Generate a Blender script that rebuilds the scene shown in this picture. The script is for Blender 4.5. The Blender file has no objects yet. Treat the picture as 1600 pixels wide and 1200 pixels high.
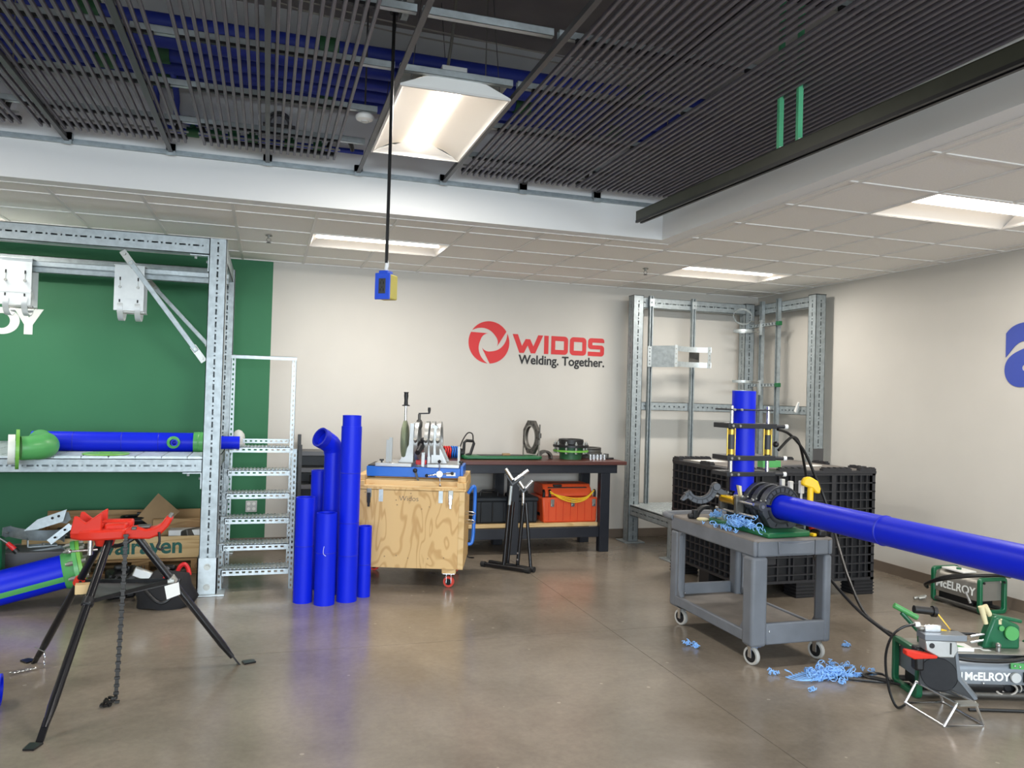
import bpy, math, random
from mathutils import Vector as V, Matrix
random.seed(7)
PI = math.pi
scene = bpy.context.scene
COL = scene.collection

# ------------------------------------------------------------------ camera, world, daylight, exposure
YAW, PITCH, ROLL, FPX = 0.302376, 0.016237, 0.0286036, 1224.15
fw = V((math.sin(YAW)*math.cos(PITCH), math.cos(YAW)*math.cos(PITCH), math.sin(PITCH)))
r0 = V((math.cos(YAW), -math.sin(YAW), 0)); u0 = r0.cross(fw)
rt = r0*math.cos(ROLL)+u0*math.sin(ROLL); up = u0*math.cos(ROLL)-r0*math.sin(ROLL)
cam = bpy.data.cameras.new('camera'); camo = bpy.data.objects.new('camera', cam); COL.objects.link(camo)
cam.sensor_width = 36; cam.lens = 36*FPX/1600; cam.clip_start = .05; cam.clip_end = 60
camo.matrix_world = Matrix(((rt.x, up.x, -fw.x, 0), (rt.y, up.y, -fw.y, 0), (rt.z, up.z, -fw.z, 1.649), (0, 0, 0, 1)))
scene.camera = camo
scene.view_settings.view_transform = 'Standard'; scene.view_settings.look = 'None'
scene.view_settings.gamma = 1; scene.view_settings.use_curve_mapping = False
scene.view_settings.exposure = 0.82
scene.cycles.use_denoising = True
scene.cycles.max_bounces = 8; scene.cycles.diffuse_bounces = 5; scene.cycles.glossy_bounces = 4
LAMP = 4.2       # glow of the tube lenses
LAMPW = 23.0     # watts each fitting throws downward
DAY = 2100
w = bpy.data.worlds.new('world'); scene.world = w; w.use_nodes = True
w.node_tree.nodes['Background'].inputs[0].default_value = (.55, .7, .9, 1); w.node_tree.nodes['Background'].inputs[1].default_value = .25
al = bpy.data.lights.new('window_daylight', 'AREA'); al.shape = 'RECTANGLE'; al.size = 11; al.size_y = 5; al.energy = DAY; al.color = (.80, .91, 1)
alo = bpy.data.objects.new('window_daylight', al); COL.objects.link(alo); alo.location = (.4, -6.6, 3.6); alo.rotation_euler = (PI/2-.42, 0, 0)      # open sky outside the windows

# ------------------------------------------------------------------ materials
def L(r, g, b):
    f = lambda c: (c/255/12.92) if c/255 <= .04045 else ((c/255+.055)/1.055)**2.4
    return (f(r), f(g), f(b), 1)
M = {}
def mat(name, col, rough=.5, metal=0, var=0, scale=8, bump=0, bscale=60, coat=0, emit=0, spec=None, stretch=None, alpha=1):
    m = bpy.data.materials.new(name); m.use_nodes = True; nt = m.node_tree; n = nt.nodes; b = n['Principled BSDF']
    c = L(*col); b.inputs['Base Color'].default_value = c
    b.inputs['Roughness'].default_value = rough; b.inputs['Metallic'].default_value = metal
    if spec is not None: b.inputs['Specular IOR Level'].default_value = spec
    if coat: b.inputs['Coat Weight'].default_value = coat; b.inputs['Coat Roughness'].default_value = .15
    if emit: b.inputs['Emission Color'].default_value = c; b.inputs['Emission Strength'].default_value = emit
    if alpha < 1: b.inputs['Alpha'].default_value = alpha
    if var or bump:
        tc = n.new('ShaderNodeTexCoord'); mp = n.new('ShaderNodeMapping'); nt.links.new(tc.outputs['Object'], mp.inputs[0])
        if stretch: mp.inputs['Scale'].default_value = stretch
        if var:
            no = n.new('ShaderNodeTexNoise'); no.inputs['Scale'].default_value = scale; no.inputs['Detail'].default_value = 5
            nt.links.new(mp.outputs[0], no.inputs['Vector'])
            r = n.new('ShaderNodeValToRGB'); r.color_ramp.elements[0].position = .3; r.color_ramp.elements[1].position = .7
            r.color_ramp.elements[0].color = tuple(x*(1-var) for x in c[:3])+(1,); r.color_ramp.elements[1].color = tuple(min(1, x*(1+var)) for x in c[:3])+(1,)
            nt.links.new(no.outputs[0], r.inputs[0]); nt.links.new(r.outputs[0], b.inputs['Base Color'])
        if bump:
            n2 = n.new('ShaderNodeTexNoise'); n2.inputs['Scale'].default_value = bscale; nt.links.new(mp.outputs[0], n2.inputs['Vector'])
            bp = n.new('ShaderNodeBump'); bp.inputs['Strength'].default_value = bump; bp.inputs['Distance'].default_value = .002
            nt.links.new(n2.outputs[0], bp.inputs['Height']); nt.links.new(bp.outputs[0], b.inputs['Normal'])
    M[name] = m; return m
mat('wall', (202, 198, 190), .75, var=.015, scale=3, bump=.08, bscale=220)
mat('greenwall', (44, 114, 75), .6, var=.03, scale=2, bump=.08, bscale=220)
mat('soffit', (230, 231, 230), .7, bump=.06, bscale=200)
mat('tile', (238, 235, 229), .9, var=.03, scale=90, bump=.25, bscale=320)
mat('tbar', (226, 224, 220), .5)
mat('deck', (158, 152, 150), .8, var=.15, scale=2)
mat('base', (112, 100, 88), .45, var=.06, scale=5)
mat('galv', (160, 169, 172), .45, .5, var=.16, scale=22, bump=.05, bscale=90)
mat('galvb', (182, 190, 192), .42, .55, var=.10, scale=30)
mat('alu', (176, 177, 175), .36, .7, var=.06, scale=14)
mat('steel', (214, 216, 218), .22, .95)
mat('zinc', (158, 158, 152), .38, .75)
mat('galvw', (216, 220, 220), .45, .3, var=.05, scale=14)
mat('iron', (92, 90, 86), .5, .6, var=.15, scale=20)
mat('slat', (104, 100, 107), .45, .1)
mat('tee', (88, 88, 90), .45, .3)
mat('railm', (62, 64, 54), .4, .3, var=.1)
mat('black', (20, 20, 22), .45)
mat('blackm', (24, 24, 27), .28, .2, coat=.3)
mat('rubber', (26, 25, 25), .7)
mat('contain', (40, 40, 43), .55, var=.12, scale=12)
mat('containf', (26, 26, 28), .6)
mat('cart', (106, 110, 116), .6, var=.10, scale=7, bump=.12, bscale=150)
mat('cartdirty', (112, 106, 100), .65, var=.2, scale=6, bump=.12, bscale=120)
mat('clamp', (74, 76, 80), .5, .35, var=.12, scale=20)
mat('clampd', (46, 47, 50), .5, .35, var=.12, scale=20)
mat('blue', (8, 34, 208), .42, var=.04, scale=4, spec=.25)
mat('bluein', (9, 28, 176), .5)
mat('greenp', (84, 164, 92), .4, var=.04, scale=6, coat=.1)
mat('greenl', (112, 178, 70), .42, var=.05)
mat('mcg', (18, 96, 62), .4, var=.08, scale=10, coat=.2)
mat('tray', (24, 98, 56), .42, var=.05)
mat('hang', (96, 190, 140), .45)
mat('vise', (208, 46, 28), .5, var=.06, scale=9, spec=.3)
mat('orange', (226, 88, 46), .42, var=.05, scale=8)
mat('bench', (24, 28, 38), .45, var=.12, scale=10, coat=.15)
mat('benchtop', (88, 50, 44), .4, var=.15, scale=6, stretch=(.6, 6, 6))
mat('case', (30, 36, 42), .6, var=.08)
mat('pblue', (30, 104, 200), .35, var=.03, coat=.2)
mat('olive', (122, 132, 106), .45, .3, var=.05)
mat('red', (206, 32, 36), .4)
mat('castor', (206, 70, 58), .4)
mat('wheelg', (176, 174, 168), .5)
mat('yellow', (246, 200, 30), .42)
mat('brass', (200, 158, 60), .3, .8)
mat('gold', (190, 160, 70), .35, .75)
mat('white', (236, 236, 232), .5)
mat('paper', (232, 230, 224), .8)
mat('card', (156, 128, 92), .8, var=.08)
mat('logo', (206, 42, 44), .5)
mat('ink', (24, 24, 26), .5)
mat('wtext', (238, 240, 236), .5)
mat('bluetext', (58, 78, 170), .5)
mat('gtext', (24, 92, 80), .6, var=.2, scale=40)
mat('shav', (138, 188, 244), .45)
mat('chain', (52, 50, 48), .4, .7)
mat('bag', (22, 22, 25), .8, var=.15, scale=20)
mat('cable', (14, 14, 15), .4)
mat('wirew', (176, 170, 160), .5)
mat('plate', (196, 198, 196), .5)
mat('pipeg', (44, 98, 60), .5)
mat('pipeb', (36, 56, 160), .5)
mat('outb', (44, 84, 210), .4)
mat('outy', (206, 190, 90), .45, var=.05)
mat('plasticg', (60, 62, 64), .5)
mat('hydbody', (150, 146, 138), .38, .45, var=.05)
mat('hyd2', (128, 134, 140), .36, .5, var=.05)
mat('glue', (226, 214, 170), .6)
mat('reflector', (236, 232, 226), .5)
mat('lens', (255, 244, 229), .5, emit=LAMP)

def woodmat(name, c1, c2, scale, ax, rough=.6, rings=3.0):
    m = bpy.data.materials.new(name); m.use_nodes = True; nt = m.node_tree; n = nt.nodes; b = n['Principled BSDF']
    tc = n.new('ShaderNodeTexCoord'); mp = n.new('ShaderNodeMapping'); mp.inputs['Scale'].default_value = ax
    nt.links.new(tc.outputs['Object'], mp.inputs[0])
    no = n.new('ShaderNodeTexNoise'); no.inputs['Scale'].default_value = scale; no.inputs['Detail'].default_value = 2; no.inputs['Distortion'].default_value = .6
    nt.links.new(mp.outputs[0], no.inputs['Vector'])
    mu = n.new('ShaderNodeMath'); mu.operation = 'MULTIPLY'; mu.inputs[1].default_value = rings*6.28; nt.links.new(no.outputs[0], mu.inputs[0])
    si = n.new('ShaderNodeMath'); si.operation = 'SINE'; nt.links.new(mu.outputs[0], si.inputs[0])
    r = n.new('ShaderNodeValToRGB'); r.color_ramp.elements[0].color = L(*c1); r.color_ramp.elements[1].color = L(*c2)
    r.color_ramp.elements[0].position = .0; r.color_ramp.elements[1].position = .35
    ma = n.new('ShaderNodeMath'); ma.operation = 'MULTIPLY_ADD'; ma.inputs[1].default_value = .5; ma.inputs[2].default_value = .5
    nt.links.new(si.outputs[0], ma.inputs[0]); nt.links.new(ma.outputs[0], r.inputs[0])
    nt.links.new(r.outputs[0], b.inputs['Base Color']); b.inputs['Roughness'].default_value = rough
    M[name] = m
woodmat('ply', (192, 152, 96), (212, 176, 120), 1.9, (2.4, 2.4, .8), rings=9)
woodmat('pine', (196, 158, 104), (214, 182, 130), 2.5, (.5, 3, 5), rings=3)
woodmat('pallet', (150, 116, 76), (176, 142, 98), 2.5, (.5, 3, 6), .75, rings=3)
woodmat('shelf', (196, 160, 104), (212, 180, 128), 2, (.6, 3, 3), rings=3)
woodmat('darkboard', (70, 62, 54), (94, 84, 72), 2, (.6, 3, 3), .7, rings=3)

def floormat():
    m = bpy.data.materials.new('concrete'); m.use_nodes = True; nt = m.node_tree; n = nt.nodes; b = n['Principled BSDF']
    tc = n.new('ShaderNodeTexCoord')
    def noise(s, d, det=6, rough=.6):
        x = n.new('ShaderNodeTexNoise'); x.inputs['Scale'].default_value = s; x.inputs['Detail'].default_value = det; x.inputs['Distortion'].default_value = d; x.inputs['Roughness'].default_value = rough
        nt.links.new(tc.outputs['Object'], x.inputs['Vector']); return x
    a = noise(1.1, .5); r = n.new('ShaderNodeValToRGB'); r.color_ramp.elements[0].position = .3; r.color_ramp.elements[1].position = .72
    r.color_ramp.elements[0].color = L(114, 105, 93); r.color_ramp.elements[1].color = L(147, 136, 123); nt.links.new(a.outputs[0], r.inputs[0])
    f = noise(26, .2, 8, .7); r2 = n.new('ShaderNodeValToRGB'); r2.color_ramp.elements[0].position = .35; r2.color_ramp.elements[1].position = .7
    r2.color_ramp.elements[0].color = (.9, .9, .9, 1); r2.color_ramp.elements[1].color = (1.06, 1.06, 1.05, 1); nt.links.new(f.outputs[0], r2.inputs[0])
    mx = n.new('ShaderNodeMix'); mx.data_type = 'RGBA'; mx.blend_type = 'MULTIPLY'; mx.inputs[0].default_value = 1
    nt.links.new(r.outputs[0], mx.inputs[6]); nt.links.new(r2.outputs[0], mx.inputs[7])
    # small pale flecks and scuffs
    v = n.new('ShaderNodeTexVoronoi'); v.inputs['Scale'].default_value = 4.2; nt.links.new(tc.outputs['Object'], v.inputs['Vector'])
    lt = n.new('ShaderNodeMath'); lt.operation = 'LESS_THAN'; lt.inputs[1].default_value = .045; nt.links.new(v.outputs['Distance'], lt.inputs[0])
    ms = n.new('ShaderNodeMath'); ms.operation = 'MULTIPLY'; ms.inputs[1].default_value = .3; nt.links.new(lt.outputs[0], ms.inputs[0])
    mx2 = n.new('ShaderNodeMix'); mx2.data_type = 'RGBA'; nt.links.new(ms.outputs[0], mx2.inputs[0]); nt.links.new(mx.outputs[2], mx2.inputs[6]); mx2.inputs[7].default_value = L(200, 190, 174)
    nt.links.new(mx2.outputs[2], b.inputs['Base Color'])
    g = noise(3, .8); r3 = n.new('ShaderNodeMapRange'); r3.inputs[3].default_value = .13; r3.inputs[4].default_value = .3; nt.links.new(g.outputs[0], r3.inputs[0]); nt.links.new(r3.outputs[0], b.inputs['Roughness'])
    b.inputs['Specular IOR Level'].default_value = .62
    bn = noise(5, .2, 3); bp = n.new('ShaderNodeBump'); bp.inputs['Strength'].default_value = .05; bp.inputs['Distance'].default_value = .01
    nt.links.new(bn.outputs[0], bp.inputs['Height']); nt.links.new(bp.outputs[0], b.inputs['Normal'])
    M['concrete'] = m
floormat()

# ------------------------------------------------------------------ mesh helpers
def perp(d):
    d = V(d).normalized(); a = V((0, 0, 1)) if abs(d.z) < .9 else V((1, 0, 0))
    u = a.cross(d).normalized(); return u, d.cross(u)
class G:
    def __init__(s, T=None): s.v = []; s.f = []; s.T = T
    def add(s, vs, fs):
        o = len(s.v)
        s.v += [(s.T @ V(p)) if s.T is not None else V(p) for p in vs]
        s.f += [tuple(i+o for i in f) for f in fs]; return s
    def par(s, o, a, b, c):
        o, a, b, c = V(o), V(a), V(b), V(c)
        vs = [o, o+a, o+a+b, o+b, o+c, o+a+c, o+a+b+c, o+b+c]
        return s.add(vs, [(0, 3, 2, 1), (4, 5, 6, 7), (0, 1, 5, 4), (1, 2, 6, 5), (2, 3, 7, 6), (3, 0, 4, 7)])
    def box(s, x0, x1, y0, y1, z0, z1):
        return s.par((x0, y0, z0), (x1-x0, 0, 0), (0, y1-y0, 0), (0, 0, z1-z0))
    def cb(s, c, d, R=None):
        R = R or Matrix.Identity(3); a, b, e = R @ V((d[0], 0, 0)), R @ V((0, d[1], 0)), R @ V((0, 0, d[2]))
        return s.par(V(c)-(a+b+e)/2, a, b, e)
    def bar(s, p0, p1, w, h, upv=(0, 0, 1)):
        p0, p1 = V(p0), V(p1); d = p1-p0; u = V(upv).cross(d)
        if u.length < 1e-6: u = V((1, 0, 0)).cross(d)
        u.normalize(); t = d.normalized().cross(u)
        return s.par(p0-u*w/2-t*h/2, u*w, t*h, d)
    def cyl(s, p0, p1, r, r2=None, n=16, caps=True):
        p0, p1 = V(p0), V(p1); r2 = r if r2 is None else r2; u, v = perp(p1-p0); vs = []
        for p, q in ((p0, r), (p1, r2)): vs += [p+(u*math.cos(2*PI*i/n)+v*math.sin(2*PI*i/n))*q for i in range(n)]
        fs = [(i, (i+1) % n, n+(i+1) % n, n+i) for i in range(n)]
        if caps: fs += [tuple(range(n-1, -1, -1)), tuple(range(n, 2*n))]
        return s.add(vs, fs)
    def lathe(s, prof, o, d, n=24, closed=False, a0=0, a1=2*PI):
        o = V(o); d = V(d).normalized(); u, v = perp(d); full = abs(a1-a0-2*PI) < 1e-6; m = n if full else n+1; vs = []
        for r, h in prof: vs += [o+d*h+(u*math.cos(a0+(a1-a0)*i/n)+v*math.sin(a0+(a1-a0)*i/n))*r for i in range(m)]
        k = len(prof); fs = []
        for j in range(k if closed else k-1):
            a, b = j*m, ((j+1) % k)*m
            for i in range(n): fs.append((a+i, a+(i+1) % m, b+(i+1) % m, b+i))
        if closed and not full: fs += [tuple(j*m for j in range(k)), tuple(j*m+n for j in range(k-1, -1, -1))]
        return s.add(vs, fs)
    def hollow(s, p0, p1, ro, ri, n=32):
        d = V(p1)-V(p0); h = d.length
        return s.lathe([(ro, 0), (ro, h), (ri, h), (ri, 0)], p0, d, n, True)
    def tube(s, pts, r, n=8, closed=False, caps=True):
        pts = [V(p) for p in pts]; k = len(pts); vs = []; u = None
        for i, p in enumerate(pts):
            a = pts[(i-1) % k] if (closed or i) else p; b = pts[(i+1) % k] if (closed or i < k-1) else p
            d = (b-a).normalized()
            if u is None: u, _ = perp(d)
            else:
                u = u-d*u.dot(d)
                u = u.normalized() if u.length > 1e-6 else perp(d)[0]
            v = d.cross(u); q = r[i] if isinstance(r, (list, tuple)) else r
            vs += [p+(u*math.cos(2*PI*j/n)+v*math.sin(2*PI*j/n))*q for j in range(n)]
        fs = []
        for i in range(k if closed else k-1):
            a, b = i*n, ((i+1) % k)*n
            fs += [(a+j, a+(j+1) % n, b+(j+1) % n, b+j) for j in range(n)]
        if caps and not closed: fs += [tuple(range(n-1, -1, -1)), tuple(range((k-1)*n, k*n))]
        return s.add(vs, fs)
    def ball(s, c, r, n=10, sc=(1, 1, 1)):
        c = V(c); vs = []; m = n//2+1
        for j in range(m+1):
            t = PI*j/m
            vs += [c+V((math.sin(t)*math.cos(2*PI*i/n)*sc[0], math.sin(t)*math.sin(2*PI*i/n)*sc[1], math.cos(t)*sc[2]))*r for i in range(n)]
        return s.add(vs, [(j*n+i, (j+1)*n+i, (j+1)*n+(i+1) % n, j*n+(i+1) % n) for j in range(m) for i in range(n)])
    def prism(s, pts, o, u, v, t):
        o, u, v, t = V(o), V(u), V(v), V(t); n = len(pts)
        vs = [o+u*p[0]+v*p[1] for p in pts]; vs += [p+t for p in vs]
        return s.add(vs, [tuple(range(n-1, -1, -1)), tuple(range(n, 2*n))]+[(i, (i+1) % n, n+(i+1) % n, n+i) for i in range(n)])
    def strip(s, pa, pb, o, u, v, t, closed=False):      # slab between two outlines of equal count
        o, u, v, t = V(o), V(u), V(v), V(t); n = len(pa)
        A = [o+u*p[0]+v*p[1] for p in pa]; B = [o+u*p[0]+v*p[1] for p in pb]
        vs = A+B+[p+t for p in A]+[p+t for p in B]; fs = []
        for i in range(n if closed else n-1):
            j = (i+1) % n
            fs += [(i, j, n+j, n+i), (2*n+i, 3*n+i, 3*n+j, 2*n+j), (i, 2*n+i, 2*n+j, j), (n+i, n+j, 3*n+j, 3*n+i)]
        if not closed: fs += [(0, n, 3*n, 2*n), (n-1, 3*n-1, 4*n-1, 2*n-1)]
        return s.add(vs, fs)
    def splate(s, o, u, v, n, Ln, W, t, slots, sw):     # a plate pierced by a row of slots
        o, u, v, n = V(o), V(u), V(v), V(n); a = (W-sw)/2
        s.par(o, u*Ln, v*a, n*-t); s.par(o+v*(W-a), u*Ln, v*a, n*-t); x = 0
        for p, q in slots:
            if p > x: s.par(o+u*x+v*a, u*(p-x), v*sw, n*-t)
            x = q
        if x < Ln: s.par(o+u*x+v*a, u*(Ln-x), v*sw, n*-t)
        return s
    def sect(s, ax, x0, x1, y0, y1, z0, z1, faces=(), t=.005, slots=None, sw=.013, ends=True):   # hollow slotted box section
        lo = V((x0, y0, z0)); hi = V((x1, y1, z1)); U = V((0, 0, 0)); U[ax] = 1; Ln = hi[ax]-lo[ax]
        sl = (slots or dashdot)(Ln); o2 = [i for i in range(3) if i != ax]
        for k in o2:
            w_ = [i for i in o2 if i != k][0]; W = V((0, 0, 0)); W[w_] = 1
            for sg in (-1, 1):
                N = V((0, 0, 0)); N[k] = sg; o = lo.copy(); o[k] = hi[k] if sg > 0 else lo[k]
                wid = hi[w_]-lo[w_]
                if (k, sg) in faces: s.splate(o, U, W, N, Ln, wid, t, sl, sw)
                else: s.par(o, U*Ln, W*wid, N*-t)
        if ends:
            for e in (lo[ax], hi[ax]-.002):
                o = lo.copy(); o[ax] = e; a = V((0, 0, 0)); a[o2[0]] = hi[o2[0]]-lo[o2[0]]; b = V((0, 0, 0)); b[o2[1]] = hi[o2[1]]-lo[o2[1]]
                s.par(o, a, b, U*.002)
        return s
def dashdot(Ln, p=.1, dash=.046, dot=.014, off=.02):
    out = []; x = off; k = 0
    while x+dash < Ln-.01:
        out.append((x, x+dash)); d = dot if k % 2 else .009; c = x+dash+(p-dash)/2
        if c+d < Ln-.01: out.append((c-d/2, c+d/2))
        x += p; k += 1
    return out
def holes(p, h, off=.015): 
    def f(Ln):
        out = []; x = off
        while x+h < Ln-.006: out.append((x, x+h)); x += p
        return out
    return f
FX, FXP, FY, FYP, FZ, FZP = (0, -1), (0, 1), (1, -1), (1, 1), (2, -1), (2, 1)

ROOT = {}
def reg(o, parent, base): ROOT[o.name] = base; return o
def thing(name, label, cat, loc, group=None):
    o = bpy.data.objects.new(name, None); COL.objects.link(o); o.location = loc; o.empty_display_size = .05
    o['label'] = label; o['category'] = cat
    if group: o['group'] = group
    return reg(o, None, V(loc))
def build(g, name, m, parent=None, loc=None, bev=0, sm=38, kind=None, label=None, cat=None, group=None, seg=2):
    base = ROOT[parent.name] if parent is not None else V(loc or (0, 0, 0))
    me = bpy.data.meshes.new(name); me.from_pydata([tuple(p-base) for p in g.v], [], g.f)
    mm = m if isinstance(m, (list, tuple)) else [m]
    for q in mm: me.materials.append(M[q])
    if sm:
        me.polygons.foreach_set('use_smooth', [True]*len(me.polygons)); me.set_sharp_from_angle(angle=math.radians(sm))
    me.update()
    o = bpy.data.objects.new(name, me); COL.objects.link(o)
    if parent is not None: o.parent = parent
    else: o.location = base
    if bev:
        b = o.modifiers.new('bevel', 'BEVEL'); b.width = bev; b.segments = seg; b.limit_method = 'ANGLE'; b.angle_limit = math.radians(40)
    if kind: o['kind'] = kind
    if label: o['label'] = label
    if cat: o['category'] = cat
    if group: o['group'] = group
    return reg(o, parent, base)
def struct(g, name, m, **k): return build(g, name, m, kind='structure', **k)
def copies(o, locs, parent):       # plain copies of a one-mesh part, moved by offsets
    for d in locs:
        c = o.copy(); COL.objects.link(c); c.parent = parent; c.location = o.location+V(d); ROOT[c.name] = ROOT[o.name]
def dup(root, loc, label=None, rotz=0):
    r = root.copy(); COL.objects.link(r); r.location = loc; r.rotation_euler = (0, 0, rotz)
    if label: r['label'] = label
    for ch in list(root.children):
        c = ch.copy(); COL.objects.link(c); c.parent = r
        for q in list(ch.children):
            e = q.copy(); COL.objects.link(e); e.parent = c
    return r
def spl(P, n=8, closed=False):
    P = [V(p) for p in P]; k = len(P); out = []
    for i in range(k if closed else k-1):
        a, b, c, d = (P[(i-1) % k] if (closed or i) else P[0]), P[i], P[(i+1) % k], (P[(i+2) % k] if (closed or i < k-2) else P[-1])
        for j in range(n):
            t = j/n; out.append(.5*((2*b)+(c-a)*t+(2*a-5*b+4*c-d)*t*t+(3*b-a-3*c+d)*t**3))
    if not closed: out.append(P[-1])
    return out
def text(s, name, m, parent, o, u, v, size, ext=.004, off=0, sx=1, shear=0, label=None):   # lettering, baseline start at o
    cu = bpy.data.curves.new('t', 'FONT'); cu.body = s; cu.size = size; cu.extrude = ext; cu.offset = off; cu.shear = shear
    ob = bpy.data.objects.new('t', cu); COL.objects.link(ob); dg = bpy.context.evaluated_depsgraph_get()
    me = bpy.data.meshes.new_from_object(ob.evaluated_get(dg)); bpy.data.objects.remove(ob)
    g = G(); o, u, v = V(o), V(u).normalized(), V(v).normalized(); n = u.cross(v)
    g.add([o+u*(p.co.x*sx)+v*p.co.y+n*p.co.z for p in me.vertices], [tuple(f.vertices) for f in me.polygons])
    return build(g, name, m, parent, sm=0, label=label)
def arc(cx, cy, r, a0, a1, n):
    return [(cx+r*math.cos(math.radians(a0+(a1-a0)*i/n)), cy+r*math.sin(math.radians(a0+(a1-a0)*i/n))) for i in range(n+1)]
def rotz(a): return Matrix.Rotation(a, 3, 'Z')
def frame(o, ang): return Matrix.Translation(V(o)) @ Matrix.Rotation(ang, 4, 'Z')
# ------------------------------------------------------------------ room shell
BW, RW, CZ, SY, SX = 8.63, 5.963, 3.003, 5.908, 3.13
T = .6096; GX, GY = 3.370, 3.278
fl = struct(G().box(-5.1, 6.1, -3.7, 8.8, -.12, -.012), 'floor', 'concrete')
xs, ys = [-5.0, -2.1, 2.4, RW], [-3.6, .7, 5.15, BW]
for i in range(3):
    for j in range(3):
        build(G().box(xs[i]+.002, xs[i+1]-.002, ys[j]+.002, ys[j+1]-.002, -.02, 0), 'slab', 'concrete', fl, sm=0)
wb = struct(G().box(-5, RW+.1, BW, BW+.1, 0, CZ+.05), 'wall_back', 'wall')
build(G().box(-5, .02, BW-.003, BW, .0, CZ), 'green_paint', 'greenwall', wb)
struct(G().box(RW, RW+.1, -3.6, BW, 0, CZ+.05), 'wall_right', 'wall')
struct(G().box(-5.1, -5, -3.6, BW, 0, 4.5), 'wall_left', 'wall')
struct(G().box(-5, RW, -3.8, -3.68, 0, .2).box(-5, RW, -3.8, -3.68, 2.7, 4.5).box(-5, -3.9, -3.8, -3.68, .2, 2.7).box(4.7, RW, -3.8, -3.68, .2, 2.7), 'wall_front', 'wall')
for i, x in enumerate((-3.9, -1.75, .4, 2.55)):
    wf = struct(G().box(x, x+.06, -3.74, -3.66, .2, 2.7).box(x+2.09, x+2.15, -3.74, -3.66, .2, 2.7).box(x+.06, x+2.09, -3.74, -3.66, .2, .26).box(x+.06, x+2.09, -3.74, -3.66, 2.64, 2.7), 'window_%d' % (i+1), 'black')
struct(G().box(.02, RW, BW-.012, BW, 0, .1), 'baseboard_back', 'base')
struct(G().box(-5, .02, BW-.014, BW-.003, 0, .1), 'baseboard_green', 'base')
struct(G().box(RW-.012, RW, -3.6, BW-.012, 0, .1), 'baseboard_right', 'base')
struct(G().box(-5, SX, SY, SY+.1, CZ, 4.5).box(SX, SX+.1, -3.7, SY+.1, CZ, 4.5), 'wall_soffit', 'soffit')
struct(G().box(-5.1, SX+.1, -3.8, SY+.1, 4.42, 4.5), 'ceiling_deck', 'deck')
bz = CZ
cl = struct(G().box(-5, SX, SY+.1, 6.05, bz, bz+.02).box(SX+.1, 3.27, -3.7, 6.05, bz, bz+.02).box(SX, SX+.1, SY+.1, 6.05, bz, bz+.02), 'ceiling', 'soffit')
ydiv = [y for y in [6.05]+[GY+T*r for r in range(5, 9)]+[BW]]
rdiv = [GY+T*r for r in range(-11, 9)]+[BW]
xback = [-5]+[GX+T*k for k in range(-13, 0)]+[3.27]
xright = [3.27]+[GX+T*k for k in range(0, 5)]+[RW]
LIT = [(GX-5*T, GY+6*T), (GX+T, GY+6*T), (GX+T, GY+T), (GX-11*T, GY+6*T), (GX+T, GY-4*T)]
def lit(x, y): return any(a-.01 < x < a+2*T+.01 and b-.01 < y < b+T+.01 for a, b in LIT)
cells = [(a, b, c, d) for a, b in zip(xback, xback[1:]) for c, d in zip(ydiv, ydiv[1:])]+[(a, b, c, d) for a, b in zip(xright, xright[1:]) for c, d in zip(rdiv, rdiv[1:])]
proto = {}
for a, b, c, d in cells:
    if lit((a+b)/2, (c+d)/2): continue
    k = (round(b-a, 3), round(d-c, 3))
    if k not in proto:
        g = G().box(0, b-a, 0, d-c, 0, .015); proto[k] = build(g, 'ceiling_tile', 'tile', cl, sm=0); proto[k].location = (a, c, bz+.004)
    else:
        o = proto[k].copy(); COL.objects.link(o); o.parent = cl; o.location = (a, c, bz+.004)
def splitrun(lo, hi, gaps):
    out = []; x = lo
    for p, q in sorted(gaps):
        if q <= lo or p >= hi: continue
        if p > x: out.append((x, p))
        x = max(x, q)
    if x < hi: out.append((x, hi))
    return out
for x in [GX+T*k for k in range(-13, 0)]:
    for p, q in splitrun(6.05, BW, [(b, b+T) for a, b in LIT if a+.01 < x < a+2*T-.01]):
        build(G().box(x-.012, x+.012, p, q, bz-.004, bz+.004), 'grid_tee', 'tbar', cl, sm=0)
for x in [GX+T*k for k in range(0, 5)]:
    for p, q in splitrun(-3.6, BW, [(b, b+T) for a, b in LIT if a+.01 < x < a+2*T-.01]):
        build(G().box(x-.012, x+.012, p, q, bz-.004, bz+.004), 'grid_tee', 'tbar', cl, sm=0)
for y in [GY+T*r for r in range(-10, 9)]:
    build(G().box(-5 if y > 6.05 else 3.27, RW, y-.012, y+.012, bz-.0035, bz+.004), 'grid_tee', 'tbar', cl, sm=0)
build(G().box(RW-.024, RW, -3.6, BW, bz-.006, bz+.004).box(-5, RW, BW-.024, BW, bz-.006, bz+.004).box(3.262, 3.286, -3.6, 6.05, bz-.005, bz+.004).box(-5, 3.27, 6.042, 6.066, bz-.005, bz+.004), 'wall_angle', 'tbar', cl, sm=0)

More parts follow.
